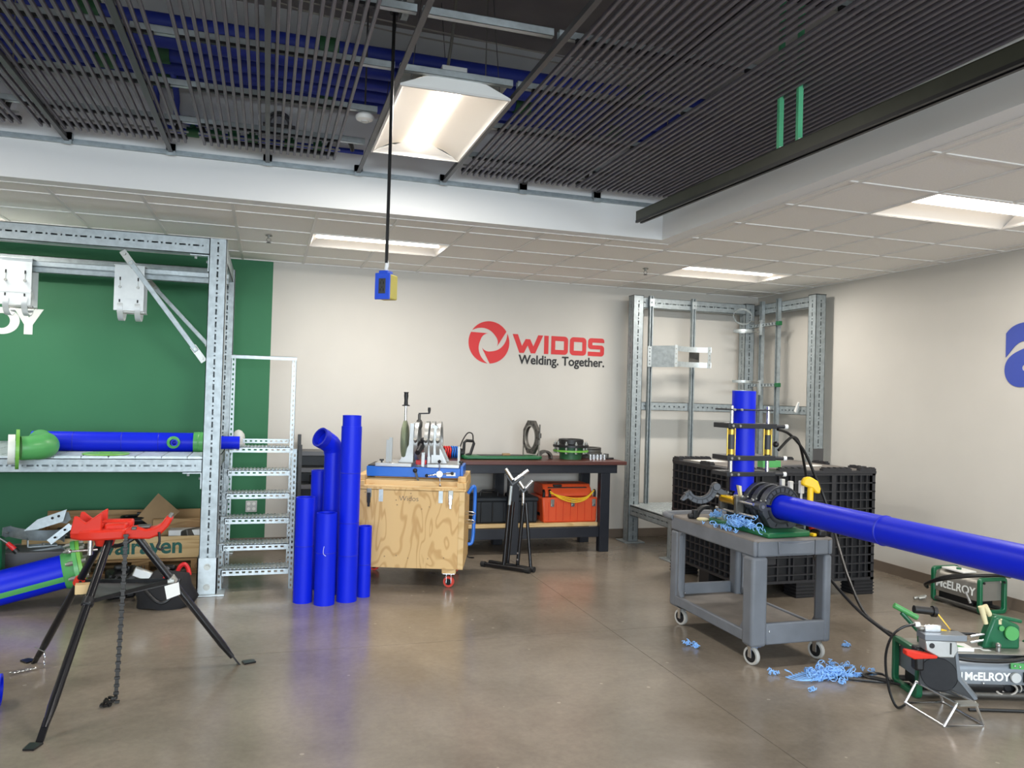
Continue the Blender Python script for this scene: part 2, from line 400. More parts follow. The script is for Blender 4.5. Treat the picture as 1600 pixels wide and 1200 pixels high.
# ------------------------------------------------------------------ light fittings
def troffer(a, b, w_, d_, z, label, along='x', hang=False, group=None):
    t = thing('ceiling_light', label, 'light', (a+w_/2, b+d_/2, z), group)
    # local frame: s runs along the tube, c across it
    if along == 'x': P = lambda s, c, h: V((a+s, b+c, z+h)); S, Cc = w_, d_
    else: P = lambda s, c, h: V((a+c, b+s, z+h)); S, Cc = d_, w_
    def slab(g, pts, s0, s1):
        n = len(pts); vs = [P(s0, c, h) for c, h in pts]+[P(s1, c, h) for c, h in pts]
        g.add(vs, [(i, i+1, n+i+1, n+i) for i in range(n-1)])
    e = .012; D = .085
    g = G()
    for s0, s1, c0, c1 in ((0, S, 0, e), (0, S, Cc-e, Cc), (0, e, e, Cc-e), (S-e, S, e, Cc-e)):
        p = P(s0, c0, 0); q = P(s1, c1, .012); g.box(min(p.x, q.x), max(p.x, q.x), min(p.y, q.y), max(p.y, q.y), p.z, q.z)
    build(g, 'frame', 'tbar', t, sm=0)
    g = G(); m = Cc/2; k = 8
    for sg in (-1, 1):
        prof = [(m+sg*(.07+(m-e-.07)*i/k), D*(1-(i/k)**2.2)+.003) for i in range(k+1)]
        slab(g, prof if sg < 0 else prof[::-1], e, S-e)
    build(g, 'reflector', 'reflector', t)
    g = G(); L0, L1 = .035, S-.035
    for s0, s1 in ((e, .10), (S-e, S-.10)):           # sloped end plates
        build(G().add([P(s0, e, .003), P(s0, Cc-e, .003), P(s1, m+.06, D), P(s1, m-.06, D)], [(0, 1, 2, 3)]), 'end_plate', 'reflector', t)
    g = G(); prof = [(m+.066*math.cos(PI*i/12), D-.058*math.sin(PI*i/12)) for i in range(13)]
    slab(g, prof, .06, S-.06)
    n0 = len(g.v)
    for s0 in (.06, S-.06): g.add([P(s0, c, h) for c, h in prof], [tuple(range(13))])
    build(g, 'tube_lens', 'lens', t)
    ld = bpy.data.lights.new('lamp_light', 'AREA'); ld.shape = 'RECTANGLE'; ld.size = S-.14; ld.size_y = .12; ld.energy = LAMPW; ld.color = (1, .955, .89)
    lo = bpy.data.objects.new('lamp_light', ld); COL.objects.link(lo); lo.parent = t; lo.location = P(S/2, m, .02)-V(t.location); lo.rotation_euler = (0, 0, 0 if along == 'x' else PI/2)
    g = G()
    if hang:
        for s0, s1 in ((0, .01), (S-.01, S)):
            g.add([P(s, c, h) for s in (s0, s1) for c, h in ((0, .012), (.14, .07), (.2, .075), (.22, .085), (Cc-.22, .085), (Cc-.2, .075), (Cc-.14, .07), (Cc, .012))],
                  [tuple(range(8)), tuple(range(15, 7, -1))]+[(i, (i+1) % 8, 8+(i+1) % 8, 8+i) for i in range(8)])
    p0, p1 = P(.01, .01, .088), P(S-.01, Cc-.01, .1); g.box(p0.x, p1.x, p0.y, p1.y, p0.z, p1.z)
    build(g, 'housing', 'white', t)
    if hang:
        p = P(.12, Cc/2, .1); build(G().box(p.x-.07, p.x+.07, p.y-.06, p.y+.05, p.z, p.z+.07), 'driver_box', 'white', t, bev=.004)
        g = G(); g.tube(spl([p+V((-.03, 0, .06)), p+V((.0, .02, .3)), p+V((.04, .1, .7)), p+V((.06, .2, 1.0))], 6), .009)
        build(g, 'conduit', 'zinc', t)
        for q, dx in ((P(.02, .06, .05), .1), (P(.02, Cc-.06, .05), -.1), (P(S-.02, .06, .05), .1), (P(S-.02, Cc-.06, .05), -.1)):
            build(G().cyl(q, q+V((dx, 0, 1.03)), .0025, n=5), 'hanger_wire', 'tee', t)
    return t
troffer(LIT[0][0], LIT[0][1], 2*T, T, CZ-.002, 'recessed ceiling light nearest the pendant outlet, in the tiles above the red logo wall')
troffer(LIT[1][0], LIT[1][1], 2*T, T, CZ-.002, 'recessed ceiling light over the corner pipe-clamp rack')
troffer(LIT[2][0], LIT[2][1], 2*T, T, CZ-.002, 'recessed ceiling light at the right edge above the blue letter')
troffer(LIT[3][0], LIT[3][1], 2*T, T, CZ-.002, 'recessed ceiling light above the steel mezzanine, out at the far left')
troffer(LIT[4][0], LIT[4][1], 2*T, T, CZ-.002, 'recessed ceiling light in the right-hand bulkhead nearest the windows')
troffer(.612, 4.075, .606, 1.215, 3.262, 'large suspended light with white curved reflectors among the dark ceiling slats', 'y', True)
troffer(.612, .35, .606, 1.215, 3.262, 'suspended light in the open ceiling nearest the windows', 'y', True)
troffer(-3.228, 4.075, .606, 1.215, 3.262, 'suspended light in the open ceiling at the far left', 'y', True)

# ------------------------------------------------------------------ open ceiling: grid, radiant panels, pipes
t = thing('suspended_ceiling_grid', 'open grid of dark tees and galvanised cross channels under the dark deck', 'ceiling frame', (0, 2.5, 3.3))
build(G().box(-5, SX, SY-.028, SY, 3.262, 3.268).box(-5, SX, SY-.006, SY, 3.268, 3.30).box(-5, SX, SY-.028, SY-.024, 3.268, 3.279), 'wall_track', 'galv', t)
tees = [-2.61, -1.97, -1.33, -.69, -.05, .592, 1.236, 1.876, 2.508]
for x in tees:
    dz = .052 if x > 1.5 else 0
    build(G().box(x-.014, x+.014, -3.0, SY-.03, 3.27+dz, 3.276+dz).box(x-.002, x+.002, -3.0, SY-.03, 3.276+dz, 3.315+dz), 'main_tee', 'tee', t, sm=0)
    build(G().box(x-.03, x+.03, SY-.05, SY-.006, 3.282, 3.33).box(x-.03, x+.03, SY-.05, SY-.046, 3.25, 3.33), 'tee_bracket', 'galv', t)
for y in (-1.25, -.58, .09, .76, 1.42, 2.08, 2.74, 3.42, 4.058, 4.73, 5.36):
    a = [-5]+tees+[SX]
    for p, q in zip(a, a[1:]):
        if abs(y-4.73) < .05 and (abs(p-.592) < .01 or abs(p+3.2) < .1): continue
        build(G().sect(0, p+.014, q-.014, y-.004, y+.03, 3.335, 3.372, t=.002, ends=False), 'cross_channel', 'galvb', t, sm=0)
for x in (-1.33, -.05, 1.236, 2.508):
    for y in (.8, 2.8, 4.7): build(G().cyl((x, y, 3.315), (x, y, 4.42), .004, n=6), 'hanger_rod', 'zinc', t)
build(G().sect(1, .566, .606, -3, 3.86, 3.50, 3.54, t=.003, ends=False).box(.566, .606, 3.82, 3.86, 3.54, 4.42), 'strut_channel', 'galv', t)
pnames = ['radiant ceiling panel of dark tubes at the far left edge of the open ceiling', 'radiant ceiling panel of dark tubes, second from the left edge', 'radiant ceiling panel of dark tubes just left of the suspended light',
          'radiant ceiling panel of dark tubes just right of the suspended light', 'radiant ceiling panel of dark tubes beside the right bulkhead and hanging rail']
sl0 = None
for (xa, xb), lab in zip(((-2.42, -1.56), (-1.44, -.58), (-.46, .40), (1.34, 2.19), (2.26, 3.11)), pnames):
    pt = thing('radiant_panel', lab, 'ceiling panel', (xa, 2.3, 3.31), 'radiant tube panels of the open ceiling')
    for i in range(20):
        x = xa+(xb-xa)*i/19
        if sl0 is None: sl0 = build(G().box(xa-.0085, xa+.0085, -1.6, 5.70, 3.297, 3.318), 'slat', 'slat', pt, bev=.004); continue
        o = sl0.copy(); COL.objects.link(o); o.parent = pt; o.location = (x-xa, 0, 0)
    for y in (4.05, 4.72, 5.35, 3.41, 2.73, 2.07):
        build(G().box(xa-.01, xb+.01, y-.012, y+.012, 3.319, 3.334), 'support_strip', 'black', pt, sm=0)
    build(G().box(xa-.012, xb+.012, 5.66, 5.70, 3.319, 3.345), 'header_pipe', 'black', pt, bev=.008)
    build(G().box(xa-.03, min(xb+.03, SX-.006), 5.55, 5.556, 3.325, 3.337), 'support_rod', 'zinc', pt)
    if xb < 3: build(G().tube(spl([(xb-.05, 5.6, 3.35), (xb-.02, 5.56, 3.4), (xb+.05, 5.52, 3.41), (xb+.1, 5.56, 3.39), (xb+.12, 5.62, 3.36)], 6), .016), 'link_hose', 'black', pt)
for i, (y, z, r) in enumerate(((5.02, 3.80, .055), (5.19, 3.78, .06), (5.40, 3.78, .06), (5.56, 3.76, .06), (5.72, 3.74, .06))):
    pt = thing('supply_pipe', 'blue water pipe overhead above the slats, %s from the wall' % ('fifth', 'fourth', 'third', 'second', 'nearest')[i], 'pipe', (0, y, z), 'overhead blue water pipes')
    build(G().cyl((-4.9, y, z), (3.05, y, z), r, n=14), 'pipe', 'pipeb', pt)
    for x in ((-1.05, .3, 2.4), (-2.2, .95), (-.72, 1.7), (-1.05, 2.5), (-.7, .33))[i]: build(G().cyl((x-.06, y, z), (x+.06, y, z), r+.014, n=14), 'coupling', 'pipeg', pt)
def vpipe(name, lab, pts, r, m):
    build(G().tube(spl(pts, 5), r, 10), name, m, loc=pts[0], label=lab, cat='pipe')
vpipe('drop_pipe', 'thin blue pipe dropping from the overhead pipes to the green fittings', [(-.78, 5.72, 3.72), (-.78, 5.78, 3.6), (-.77, 5.82, 3.45), (-.6, 5.84, 3.42)], .02, 'pipeb')
vpipe('drop_pipe', 'second thin blue pipe dropping beside the green fittings overhead', [(-.66, 5.56, 3.72), (-.65, 5.74, 3.62), (-.64, 5.82, 3.5), (-.45, 5.84, 3.48)], .02, 'pipeb')
t = thing('valve_manifold', 'green valve manifold with thin blue pipe mounted high on the bulkhead wall', 'manifold', (-.3, 5.84, 3.42))
build(G().cyl((-.62, 5.84, 3.42), (.62, 5.84, 3.42), .018, n=10), 'pipe', 'pipeb', t)
for x in (-.55, -.4, -.28, -.16, .1, .3): build(G().cyl((x-.04, 5.84, 3.42), (x+.04, 5.84, 3.42), .034, n=12).cyl((x, 5.84, 3.42), (x, 5.84, 3.5), .022, n=10), 'valve', 'pipeg', t)
build(G().lathe([(.075, 0), (.088, 0), (.088, .03), (.075, .03)], (.02, 5.78, 3.53), (0, -1, 0), 20, True).lathe([(.058, 0), (.068, 0), (.068, .03), (.058, .03)], (.02, 5.78, 3.53), (0, -1, 0), 20, True).box(-.09, .13, 5.78, 5.9, 3.525, 3.535), 'round_bracket', 'tee', t)
for i, pts in enumerate(([(-1.2, 4.3, 4.3), (-.3, 4.9, 4.1), (.3, 5.0, 4.05), (1.3, 5.0, 4.0), (3.0, 5.1, 4.0)], [(-1.2, 4.4, 4.3), (-.2, 4.95, 4.06), (.5, 5.05, 4.0), (1.4, 5.05, 3.97), (3.0, 5.15, 3.98)])):
    build(G().tube(spl(pts, 8), .005, 6), 'overhead_cable', 'wirew', loc=pts[0], label=('upper', 'lower')[i]+' thin pale cable strung under the deck above the slats', cat='cable')
build(G().sect(1, -.21, -.17, 4.0, 4.72, 3.9, 3.94, [(0, -1), (2, -1)], t=.003, slots=holes(.05, .02), sw=.014), 'perforated_strap', 'galv', loc=(-.19, 4.4, 3.9), label='perforated galvanised strap hanging among the blue overhead pipes', cat='strap')
t = thing('smoke_detector', 'round white smoke detector hanging beside the suspended light', 'smoke detector', (.51, 4.78, 3.31))
build(G().lathe([(0, 0), (.03, 0), (.05, .008), (.055, .02), (.055, .03), (.045, .042), (0, .042)], (.51, 4.78, 3.29), (0, 0, 1), 24), 'body', 'white', t)
build(G().lathe([(0, -.006), (.022, -.006), (.026, .002)], (.51, 4.78, 3.29), (0, 0, 1), 16), 'sensor_cap', 'plate', t)
build(G().cyl((.51, 4.78, 3.33), (.51, 4.78, 4.42), .006, n=6), 'drop_rod', 'tee', t)
t = thing('hanging_rail', 'dark olive steel rail hung below the slats beside the right bulkhead', 'rail', (2.6, 3.4, 2.95))
def rz(y): return 2.895+(y-1.2)*.0178
g = G(); yA, yB = -1.0, 5.28
g.par((2.575, yA, rz(yA)+.016), (0, yB-yA, rz(yB)-rz(yA)), (.004, 0, 0), (0, 0, .068)).par((2.621, yA, rz(yA)+.016), (0, yB-yA, rz(yB)-rz(yA)), (.004, 0, 0), (0, 0, .068)).par((2.575, yA, rz(yA)+.082), (0, yB-yA, rz(yB)-rz(yA)), (.05, 0, 0), (0, 0, .004))
build(g, 'channel', 'railm', t)
build(G().par((2.572, yA, rz(yA)), (0, yB-yA, rz(yB)-rz(yA)), (.018, 0, 0), (0, 0, .017)).par((2.61, yA, rz(yA)), (0, yB-yA, rz(yB)-rz(yA)), (.018, 0, 0), (0, 0, .017)), 'lower_lip', 'black', t)
for y in (3.60, 3.44, .9, .74):
    h = build(G().box(2.585, 2.613, y-.010, y+.010, rz(y)+.085, 4.42), 'hanger', 'hang', t)
    build(G().cyl((2.599, y, rz(y)+.07), (2.599, y, rz(y)+.1), .014, n=8), 'hanger_nut', 'white', h)
for (x, y), lab in (((-.03, 7.17), 'sprinkler head in the tiles above the steel mezzanine'), ((3.655, 7.24), 'sprinkler head in the tiles left of the corner rack light')):
    t = thing('sprinkler', lab, 'sprinkler', (x, y, CZ-.07), 'ceiling sprinklers')
    build(G().cyl((x, y, CZ), (x, y, CZ-.03), .012, n=10).lathe([(.03, 0), (.03, .004), (0, .004)], (x, y, CZ-.008), (0, 0, 1), 16), 'pipe_stub', 'zinc', t)
    build(G().tube([(x-.012, y, CZ-.03), (x-.02, y, CZ-.045), (x, y, CZ-.066)], .0025, 6).tube([(x+.012, y, CZ-.03), (x+.02, y, CZ-.045), (x, y, CZ-.066)], .0025, 6), 'yoke', 'iron', t)
    build(G().cyl((x, y, CZ-.066), (x, y, CZ-.069), .02, n=12), 'deflector', 'iron', t)
# pendant outlet
t = thing('pendant_outlet', 'blue and yellow outlet box hanging on a black cord from the ceiling', 'outlet box', (.55, 3.93, 2.13))
Tm = frame((.55, 3.93, 2.18), -.62) @ Matrix.Diagonal((1.08, 1.1, 1.1, 1))
build(G(Tm).box(-.035, .035, -.028, .05, -.056, .056), 'box_body', 'outy', t, bev=.006)
fp = build(G(Tm).box(-.039, .039, -.036, -.028, -.06, .06).box(-.024, .024, -.03, .02, .056, .072), 'face_plate', 'outb', t, bev=.004)
build(G(Tm).box(-.0175, .0175, -.039, -.036, -.034, .034), 'socket', 'plasticg', fp, bev=.002)
build(G(Tm).box(-.010, -.006, -.0395, -.038, .008, .02).box(.006, .010, -.0395, -.038, .008, .02).box(-.010, -.006, -.0395, -.038, -.024, -.012).box(.006, .010, -.0395, -.038, -.024, -.012).cyl((0, -.038, .026), (0, -.0395, .026), .003, n=8).cyl((0, -.038, -.006), (0, -.0395, -.006), .003, n=8), 'socket_slot', 'black', fp)
build(G().cyl((.549, 3.93, 2.25), (.549, 3.93, 2.31), .010, .007, n=10).tube(spl([(.545, 3.93, 2.26), (.556, 3.93, 2.29), (.548, 3.93, 2.33), (.552, 3.93, 2.35)], 5), .006, 6), 'strain_grip', 'white', t)
build(G().tube(spl([(.549, 3.93, 2.30), (.55, 3.93, 2.9), (.55, 3.93, 3.5), (.55, 3.93, 4.42)], 8), .0085, 8), 'cord', 'cable', t)
build(G().cyl((.55, 3.93, 3.56), (.55, 3.93, 3.66), .022, n=12), 'cord_stopper', 'black', t)

# ------------------------------------------------------------------ wall lettering
t = thing('wall_logo', 'red swirl emblem and large red lettering on the white wall above the bench', 'wall sign', (3.0, BW, 2.02))
R0, ri, cx, cz = .242, .105, 2.403, 2.263
for k in range(3):
    A, B = [], []
    for i in range(25):
        s = i/24; a = math.radians(147-120*k-114*s); b = math.radians(147-120*k-170*s); r = ri+(R0-ri)*max(0, 1-s/.62)**1.7
        A.append((R0*math.cos(a), R0*math.sin(a))); B.append((min(r, R0)*math.cos(b), min(r, R0)*math.sin(b)))
    build(G().strip(A, B, (cx, BW-.004, cz), (1, 0, 0), (0, 0, 1), (0, .004, 0)), 'swirl_blade', 'logo', t, sm=0)
kx = 1.151/955; X = lambda x: 2.683+(x-540)*kx; zb, zt = 2.160, 2.374
def letter(pts, name='letter'): return build(G().prism(pts, (0, BW-.004, 0), (1, 0, 0), (0, 0, 1), (0, .004, 0)), name, 'logo', t, sm=0)
letter([(X(540), zt), (X(592), zt), (X(636), zb+.08), (X(672), zt-.052), (X(718), zt-.052), (X(752), zb+.08), (X(800), zt), (X(850), zt), (X(772), zb), (X(728), zb), (X(694), zb+.09), (X(657), zb), (X(612), zb)])
letter([(X(862), zb), (X(907), zb), (X(907), zt), (X(862), zt)])
def rrect(x0, x1, z0, z1, rl, rr, n=5):
    out = arc(x1-rr, z1-rr, rr, 90, 0, n)+arc(x1-rr, z0+rr, rr, 0, -90, n)+arc(x0+rl, z0+rl, rl, -90, -180, n)+arc(x0+rl, z1-rl, rl, 180, 90, n)
    return out
for x0, x1, rl in ((935, 1110, .004), (1130, 1303, .045)):
    build(G().strip(rrect(X(x0), X(x1), zb, zt, rl, .045), rrect(X(x0)+.05, X(x1)-.05, zb+.055, zt-.055, .004, .006), (0, BW-.004, 0), (1, 0, 0), (0, 0, 1), (0, .004, 0), True), 'letter', 'logo', t, sm=0)
a0, a1 = X(1322), X(1495); zm = (zb+zt)/2; e = .024
letter([(a1, zt-.03), (a1, zt-.052), (a0+.055, zt-.052), (a0+.055, zm+e)]+arc(a1-.04, zm+e-.04, .04, 90, 0, 5)+arc(a1-.04, zb+.04, .04, 0, -90, 5)+[(a0, zb), (a0, zb+.052), (a1-.05, zb+.052), (a1-.05, zm-e)]+arc(a0+.04, zm-e+.04, .04, 270, 180, 5)+arc(a0+.04, zt-.04, .04, 180, 90, 5)+arc(a1-.03, zt-.03, .03, 90, 0, 4))
t2 = thing('wall_slogan', 'small black slogan under the large red wall lettering', 'wall sign', (2.77, BW, 2.02))
text('Welding. Together.', 'lettering', 'ink', t2, (2.765, BW-.003, 2.035), (1, 0, 0), (0, 0, 1), .148, .002, .003, .925)
t = thing('wall_lettering', 'white letters O and Y of the name on the green wall', 'wall sign', (-2.3, BW, 2.11))
o_ = [(.178*math.cos(2*PI*i/40), .13*math.sin(2*PI*i/40)) for i in range(40)]; i_ = [(.098*math.cos(2*PI*i/40), .072*math.sin(2*PI*i/40)) for i in range(40)]
o_ = [(p[0]*.86, p[1]) for p in o_]; i_ = [(p[0]*.72, p[1]) for p in i_]
build(G().strip(o_, i_, (-2.452, BW-.008, 2.24), (1, 0, 0), (0, 0, 1), (0, .005, 0), True), 'letter', 'wtext', t, sm=0)
build(G().prism([(-2.352, 2.366), (-2.272, 2.366), (-2.222, 2.282), (-2.175, 2.366), (-2.098, 2.366), (-2.188, 2.212), (-2.188, 2.118), (-2.262, 2.118), (-2.262, 2.212)], (0, BW-.008, 0), (1, 0, 0), (0, 0, 1), (0, .005, 0)), 'letter', 'wtext', t, sm=0)
t = thing('wall_letter', 'large blue letter a on the right wall at the picture edge', 'wall sign', (RW, 4.9, 1.86))
text('a', 'letter', 'bluetext', t, (RW-.004, 5.085, 1.893), (0, -1, 0), (0, 0, 1), 1.0, .003, .035)
t = thing('wall_outlet', 'grey four-socket wall outlet seen between the steel step treads', 'outlet', (-.121, BW, .37))
build(G().box(-.178, -.064, BW-.012, BW-.003, .369, .488), 'cover_plate', 'plate', t, bev=.004)
for x in (-.147, -.095):
    for z in (.403, .455): build(G().cyl((x, BW-.012, z), (x, BW-.014, z), .017, n=12), 'socket', 'white', t)
# ------------------------------------------------------------------ left: steel mezzanine
t = thing('mezzanine_rack', 'tall galvanised slotted-steel mezzanine frame with a grated deck in front of the green wall', 'rack', (-1.7, 7.5, 0))
for x0, y0, f in ((-.475, 6.67, [FY, FXP]), (-.475, 8.33, [FY, FXP]), (-3.15, 6.67, [FY]), (-3.15, 8.33, [FY])):
    p = build(G().sect(2, x0, x0+.13, y0, y0+.13, .015, 2.845, f), 'post', 'galv', t, sm=0)
    build(G().box(x0-.07, x0+.2, y0-.04, y0+.17, 0, .015), 'base_plate', 'galvb', p, bev=.003)
    build(G().box(x0-.012, x0-.001, y0-.008, y0+.138, .015, .3).box(x0+.131, x0+.142, y0-.008, y0+.138, .015, .3).box(x0-.012, x0+.142, y0-.008, y0-.001, .015, .3), 'base_sleeve', 'galvb', p, sm=0)
    for z in (.07, .23): build(G().cyl((x0+.065, y0-.008, z), (x0+.065, y0-.022, z), .018, n=6).cyl((x0+.065, y0-.008, z), (x0+.065, y0-.011, z), .026, n=16), 'bolt', 'zinc', p)
for y0 in (6.68, 8.34):
    build(G().sect(0, -3.02, -.476, y0, y0+.11, 2.715, 2.845, [FY]), 'top_beam', 'galv', t, sm=0)
    build(G().sect(0, -3.02, -.476, y0, y0+.11, .978, 1.083, [FY]), 'deck_beam', 'galv', t, sm=0)
for x0 in (-.46, -3.13):
    build(G().sect(1, x0, x0+.1, 6.80, 8.33, 2.715, 2.845, [FXP]), 'side_beam', 'galv', t, sm=0)
    build(G().sect(1, x0, x0+.1, 6.80, 8.33, .978, 1.083, [FXP]), 'side_beam', 'galv', t, sm=0)
g = G().box(0, .185, 6.69, 8.43, 0, .012)
for k in range(26): g.box(.004, .181, 6.70+k*.066, 6.735+k*.066, .012, .018)
o = build(g, 'deck_plank', 'galvb', t, sm=0); o.location = V((-3.03, 0, 1.084))
for k in range(1, 14):
    c = o.copy(); COL.objects.link(c); c.parent = t; c.location = V((-3.03+.188*k, 0, 1.084))
def brace(p0, p1):
    d = (V(p1)-V(p0)).normalized()
    b = build(G().bar(V(p0)+d*.1, V(p1)-d*.1, .038, .038, (0, 1, 0)), 'brace', 'galv', t, bev=.003)
    for a, s in ((p0, 1), (p1, -1)): build(G().bar(V(a), V(a)+d*s*.15, .05, .012, (0, 1, 0)).cyl(V(a)+V((0, .03, 0))+d*s*.03, V(a)+V((0, -.03, 0))+d*s*.03, .012, n=6).cyl(V(a)+V((0, .02, 0))+d*s*.12, V(a)+V((0, -.028, 0))+d*s*.12, .01, n=6), 'brace_end', 'zinc', b)
brace((-1.115, 6.735, 2.70), (-.49, 6.735, 1.86)); brace((-1.16, 8.395, 2.70), (-.49, 8.395, 1.98))
for z, s in ((2.712, -1), (.974, -1)):
    build(G().box(-.62, -.478, 6.70, 6.77, z-.008, z).box(-.486, -.477, 6.70, 6.77, z-.13, z-.008).cyl((-.58, 6.735, z-.008), (-.58, 6.735, z-.03), .011, n=6).cyl((-.5, 6.735, z-.05), (-.49, 6.735, z-.05), .011, n=6), 'corner_bracket', 'galvb', t)
build(G().sect(0, -3.1, -.36, 7.44, 7.485, 2.628, 2.672, t=.003).box(-3.1, -.36, 7.455, 7.47, 2.622, 2.628), 'support_strut', 'galvb', t, sm=0)
build(G().sect(0, -3.1, -.36, 7.44, 7.485, 2.578, 2.622, t=.003), 'support_strut', 'galv', t, sm=0)
for x in (-.43, -3.08): build(G().cyl((x, 7.462, 2.56), (x, 7.462, 2.72), .008, n=8).cyl((x, 7.462, 2.56), (x, 7.462, 2.575), .02, n=6), 'threaded_rod', 'zinc', t)

def hanger(x0, lab):
    h = thing('pipe_hanger', lab, 'pipe hanger', (x0+.115, 7.46, 2.2), 'pipe hangers on the mezzanine strut')
    for y in (7.36, 7.56):
        p = build(G().box(x0, x0+.232, y-.004, y, 2.29, 2.645).box(x0, x0+.232, y-.006 if y < 7.4 else y, y-.004 if y < 7.4 else y+.002, 2.395, 2.398), 'side_plate', 'galvw', h)
        if y < 7.4:
            for x in (.045, .185):
                for za, zb_ in ((2.545, 2.575), (2.36, 2.385)): build(G().box(x0+x-.006, x0+x+.006, y-.0055, y-.0045, za, zb_), 'slot', 'ink', p)
                build(G().cyl((x0+x, y-.004, 2.49), (x0+x, y-.016, 2.49), .012, n=8).box(x0+x-.002, x0+x+.002, y-.006, y-.004, 2.49, 2.55), 'bolt', 'zinc', p)
    build(G().box(x0-.005, x0+.237, 7.35, 7.565, 2.672, 2.678).box(x0, x0+.232, 7.36, 7.364, 2.645, 2.672).box(x0, x0+.232, 7.556, 7.56, 2.645, 2.672), 'top_plate', 'galvw', h)
    build(G().box(x0+.02, x0+.24, 7.38, 7.40, 2.275, 2.285).box(x0+.02, x0+.24, 7.52, 7.54, 2.275, 2.285), 'clamp_rail', 'zinc', h)
    for x in (.05, .185):
        build(G().lathe([(.105, -.022), (.110, -.022), (.110, .022), (.105, .022)], (x0+x, 7.46, 2.318), (1, 0, 0), 32, True), 'pipe_ring', 'galvw', h)
hanger(-1.270, 'galvanised pipe hanger with two ring clamps behind the diagonal brace')
hanger(-2.120, 'galvanised pipe hanger with two ring clamps at the left picture edge')

# ------------------------------------------------------------------ steel steps
t = thing('steel_steps', 'galvanised steel steps with six ribbed treads climbing to the mezzanine', 'steps', (-.05, 7.1, 0))
zt_ = [.172, .35, .55, .745, .932, 1.128]
for k, z in enumerate(zt_):
    y = 6.80+.133*k
    tr = build(G().box(-.315, .215, y, y+.2, z-.006, z).splate((-.315, y, z-.05), (1, 0, 0), (0, 0, 1), (0, -1, 0), .53, .05, .003, holes(.05, .026)(.53), .014), 'tread', 'galvb', t, sm=0)
    g = G()
    for i in range(17): g.box(-.31+i*.031, -.296+i*.031, y+.004, y+.196, z, z+.007)
    build(g, 'tread_rib', 'galv', tr, kind='stuff', sm=0)
    z0 = 0 if k == 0 else zt_[k-1]
    build(G().splate((-.345, y, z0), (0, 0, 1), (1, 0, 0), (0, -1, 0), z-z0+.01, .038, .003, holes(.045, .022, .02)(z-z0), .014).box(-.345, -.342, y, y+.04, z0, z+.01), 'left_stringer', 'galv', t, sm=0)
build(G().splate((.218, 6.80, 0), (0, 0, 1), (1, 0, 0), (0, -1, 0), 1.16, .038, .003, holes(.045, .022)(1.16), .014).box(.253, .256, 6.80, 6.84, 0, 1.16), 'right_stringer', 'galv', t, sm=0)
for x in (-.318, .212):
    build(G().splate((x, 7.50, 0), (0, 0, 1), (1, 0, 0), (0, -1, 0), 1.955, .038, .003, holes(.045, .02)(1.955), .013).box(x if x < 0 else x+.035, x+.003 if x < 0 else x+.038, 7.50, 7.54, 0, 1.955), 'handrail_post', 'galvb', t, sm=0)
build(G().box(-.318, .25, 7.495, 7.499, 1.925, 1.957).box(-.318, .25, 7.495, 7.53, 1.954, 1.957), 'handrail', 'galvb', t, sm=0)
build(G().splate((-.2, 7.66, 1.15), (1, 0, 0), (0, 0, 1), (0, -1, 0), .41, .04, .003, holes(.045, .02)(.41), .014), 'top_bar', 'galvb', t, sm=0)
for x in (-.318, .212): build(G().bar((x+.02, 6.82, .06), (x+.02, 7.5, 1.06), .04, .004, (1, 0, 0)), 'side_rail', 'galv', t)

# ------------------------------------------------------------------ pipe assembly on the deck
t = thing('deck_pipe_assembly', 'blue pipe with green flanged elbow and small side branch lying on the mezzanine deck', 'pipe assembly', (-1.0, 7.2, 1.1))
zc = 1.182
build(G().hollow((-1.80, 7.2, zc), (-.58, 7.2, zc), .08, .066), 'pipe', 'blue', t)
build(G().hollow((-.585, 7.2, zc), (-.50, 7.2, zc), .088, .06).lathe([(.088, 0), (.09, .004), (.088, .008)], (-.55, 7.2, zc), (1, 0, 0), 32), 'reducer', 'greenp', t)
build(G().hollow((-.505, 7.2, zc), (-.215, 7.2, zc), .056, .046), 'small_pipe', 'blue', t)
for x in (-1.5, -1.14, -.86): build(G().lathe([(.080, 0), (.0812, .003), (.080, .006)], (x, 7.2, zc), (1, 0, 0), 32), 'weld_bead', 'bluein', t)
pe = spl([(-1.74, 7.2, zc), (-1.68, 6.98, zc), (-1.60, 6.76, zc), (-1.575, 6.63, zc-.004), (-1.62, 6.55, zc-.008), (-1.70, 6.512, zc-.01)], 6)
build(G().tube(pe, [.092]*24+[.088]*7, 28), 'elbow', 'greenp', t)
fd = V((-.965, -.262, 0)).normalized(); fc = V((-1.705, 6.50, 1.165))
f = build(G().lathe([(.08, 0), (.145, 0), (.145, .022), (.08, .022)], fc, fd, 40, True), 'flange', 'greenl', t)
build(G().lathe([(.06, .026), (.108, .026), (.108, .07), (.06, .07)], fc, fd, 32, True), 'stub_end', 'white', f)
bx_ = V((-.735, 7.12, zc+.004))
b = build(G().lathe([(.05, 0), (.052, -.02), (.042, -.03), (.028, -.034)], bx_, (0, 1, 0), 24), 'saddle', 'greenp', t)
build(G().hollow(bx_+V((0, .03, 0)), bx_+V((.012, -.075, 0)), .027, .019, 20), 'branch_stub', 'blue', b)
build(G().lathe([(0, 0), (.165, 0), (.17, .004), (.165, .010), (.05, .012), (.05, .008), (0, .008)], (-1.2, 6.87, 1.103), (0, 0, 1), 48), 'flange_disc', 'greenl', loc=(-1.2, 6.87, 1.103), label='flat green disc lying on the deck in front of the blue pipe', cat='disc')
build(G().ball((-.25, 7.95, 1.17), .09, 10, (.7, 1, 1.0)).ball((-.24, 7.9, 1.13), .07, 8, (.8, .8, 1.1)), 'plastic_bag', 'plate', loc=(-.27, 8.2, 1.05), label='crumpled pale plastic bag behind the mezzanine corner post', cat='bag')

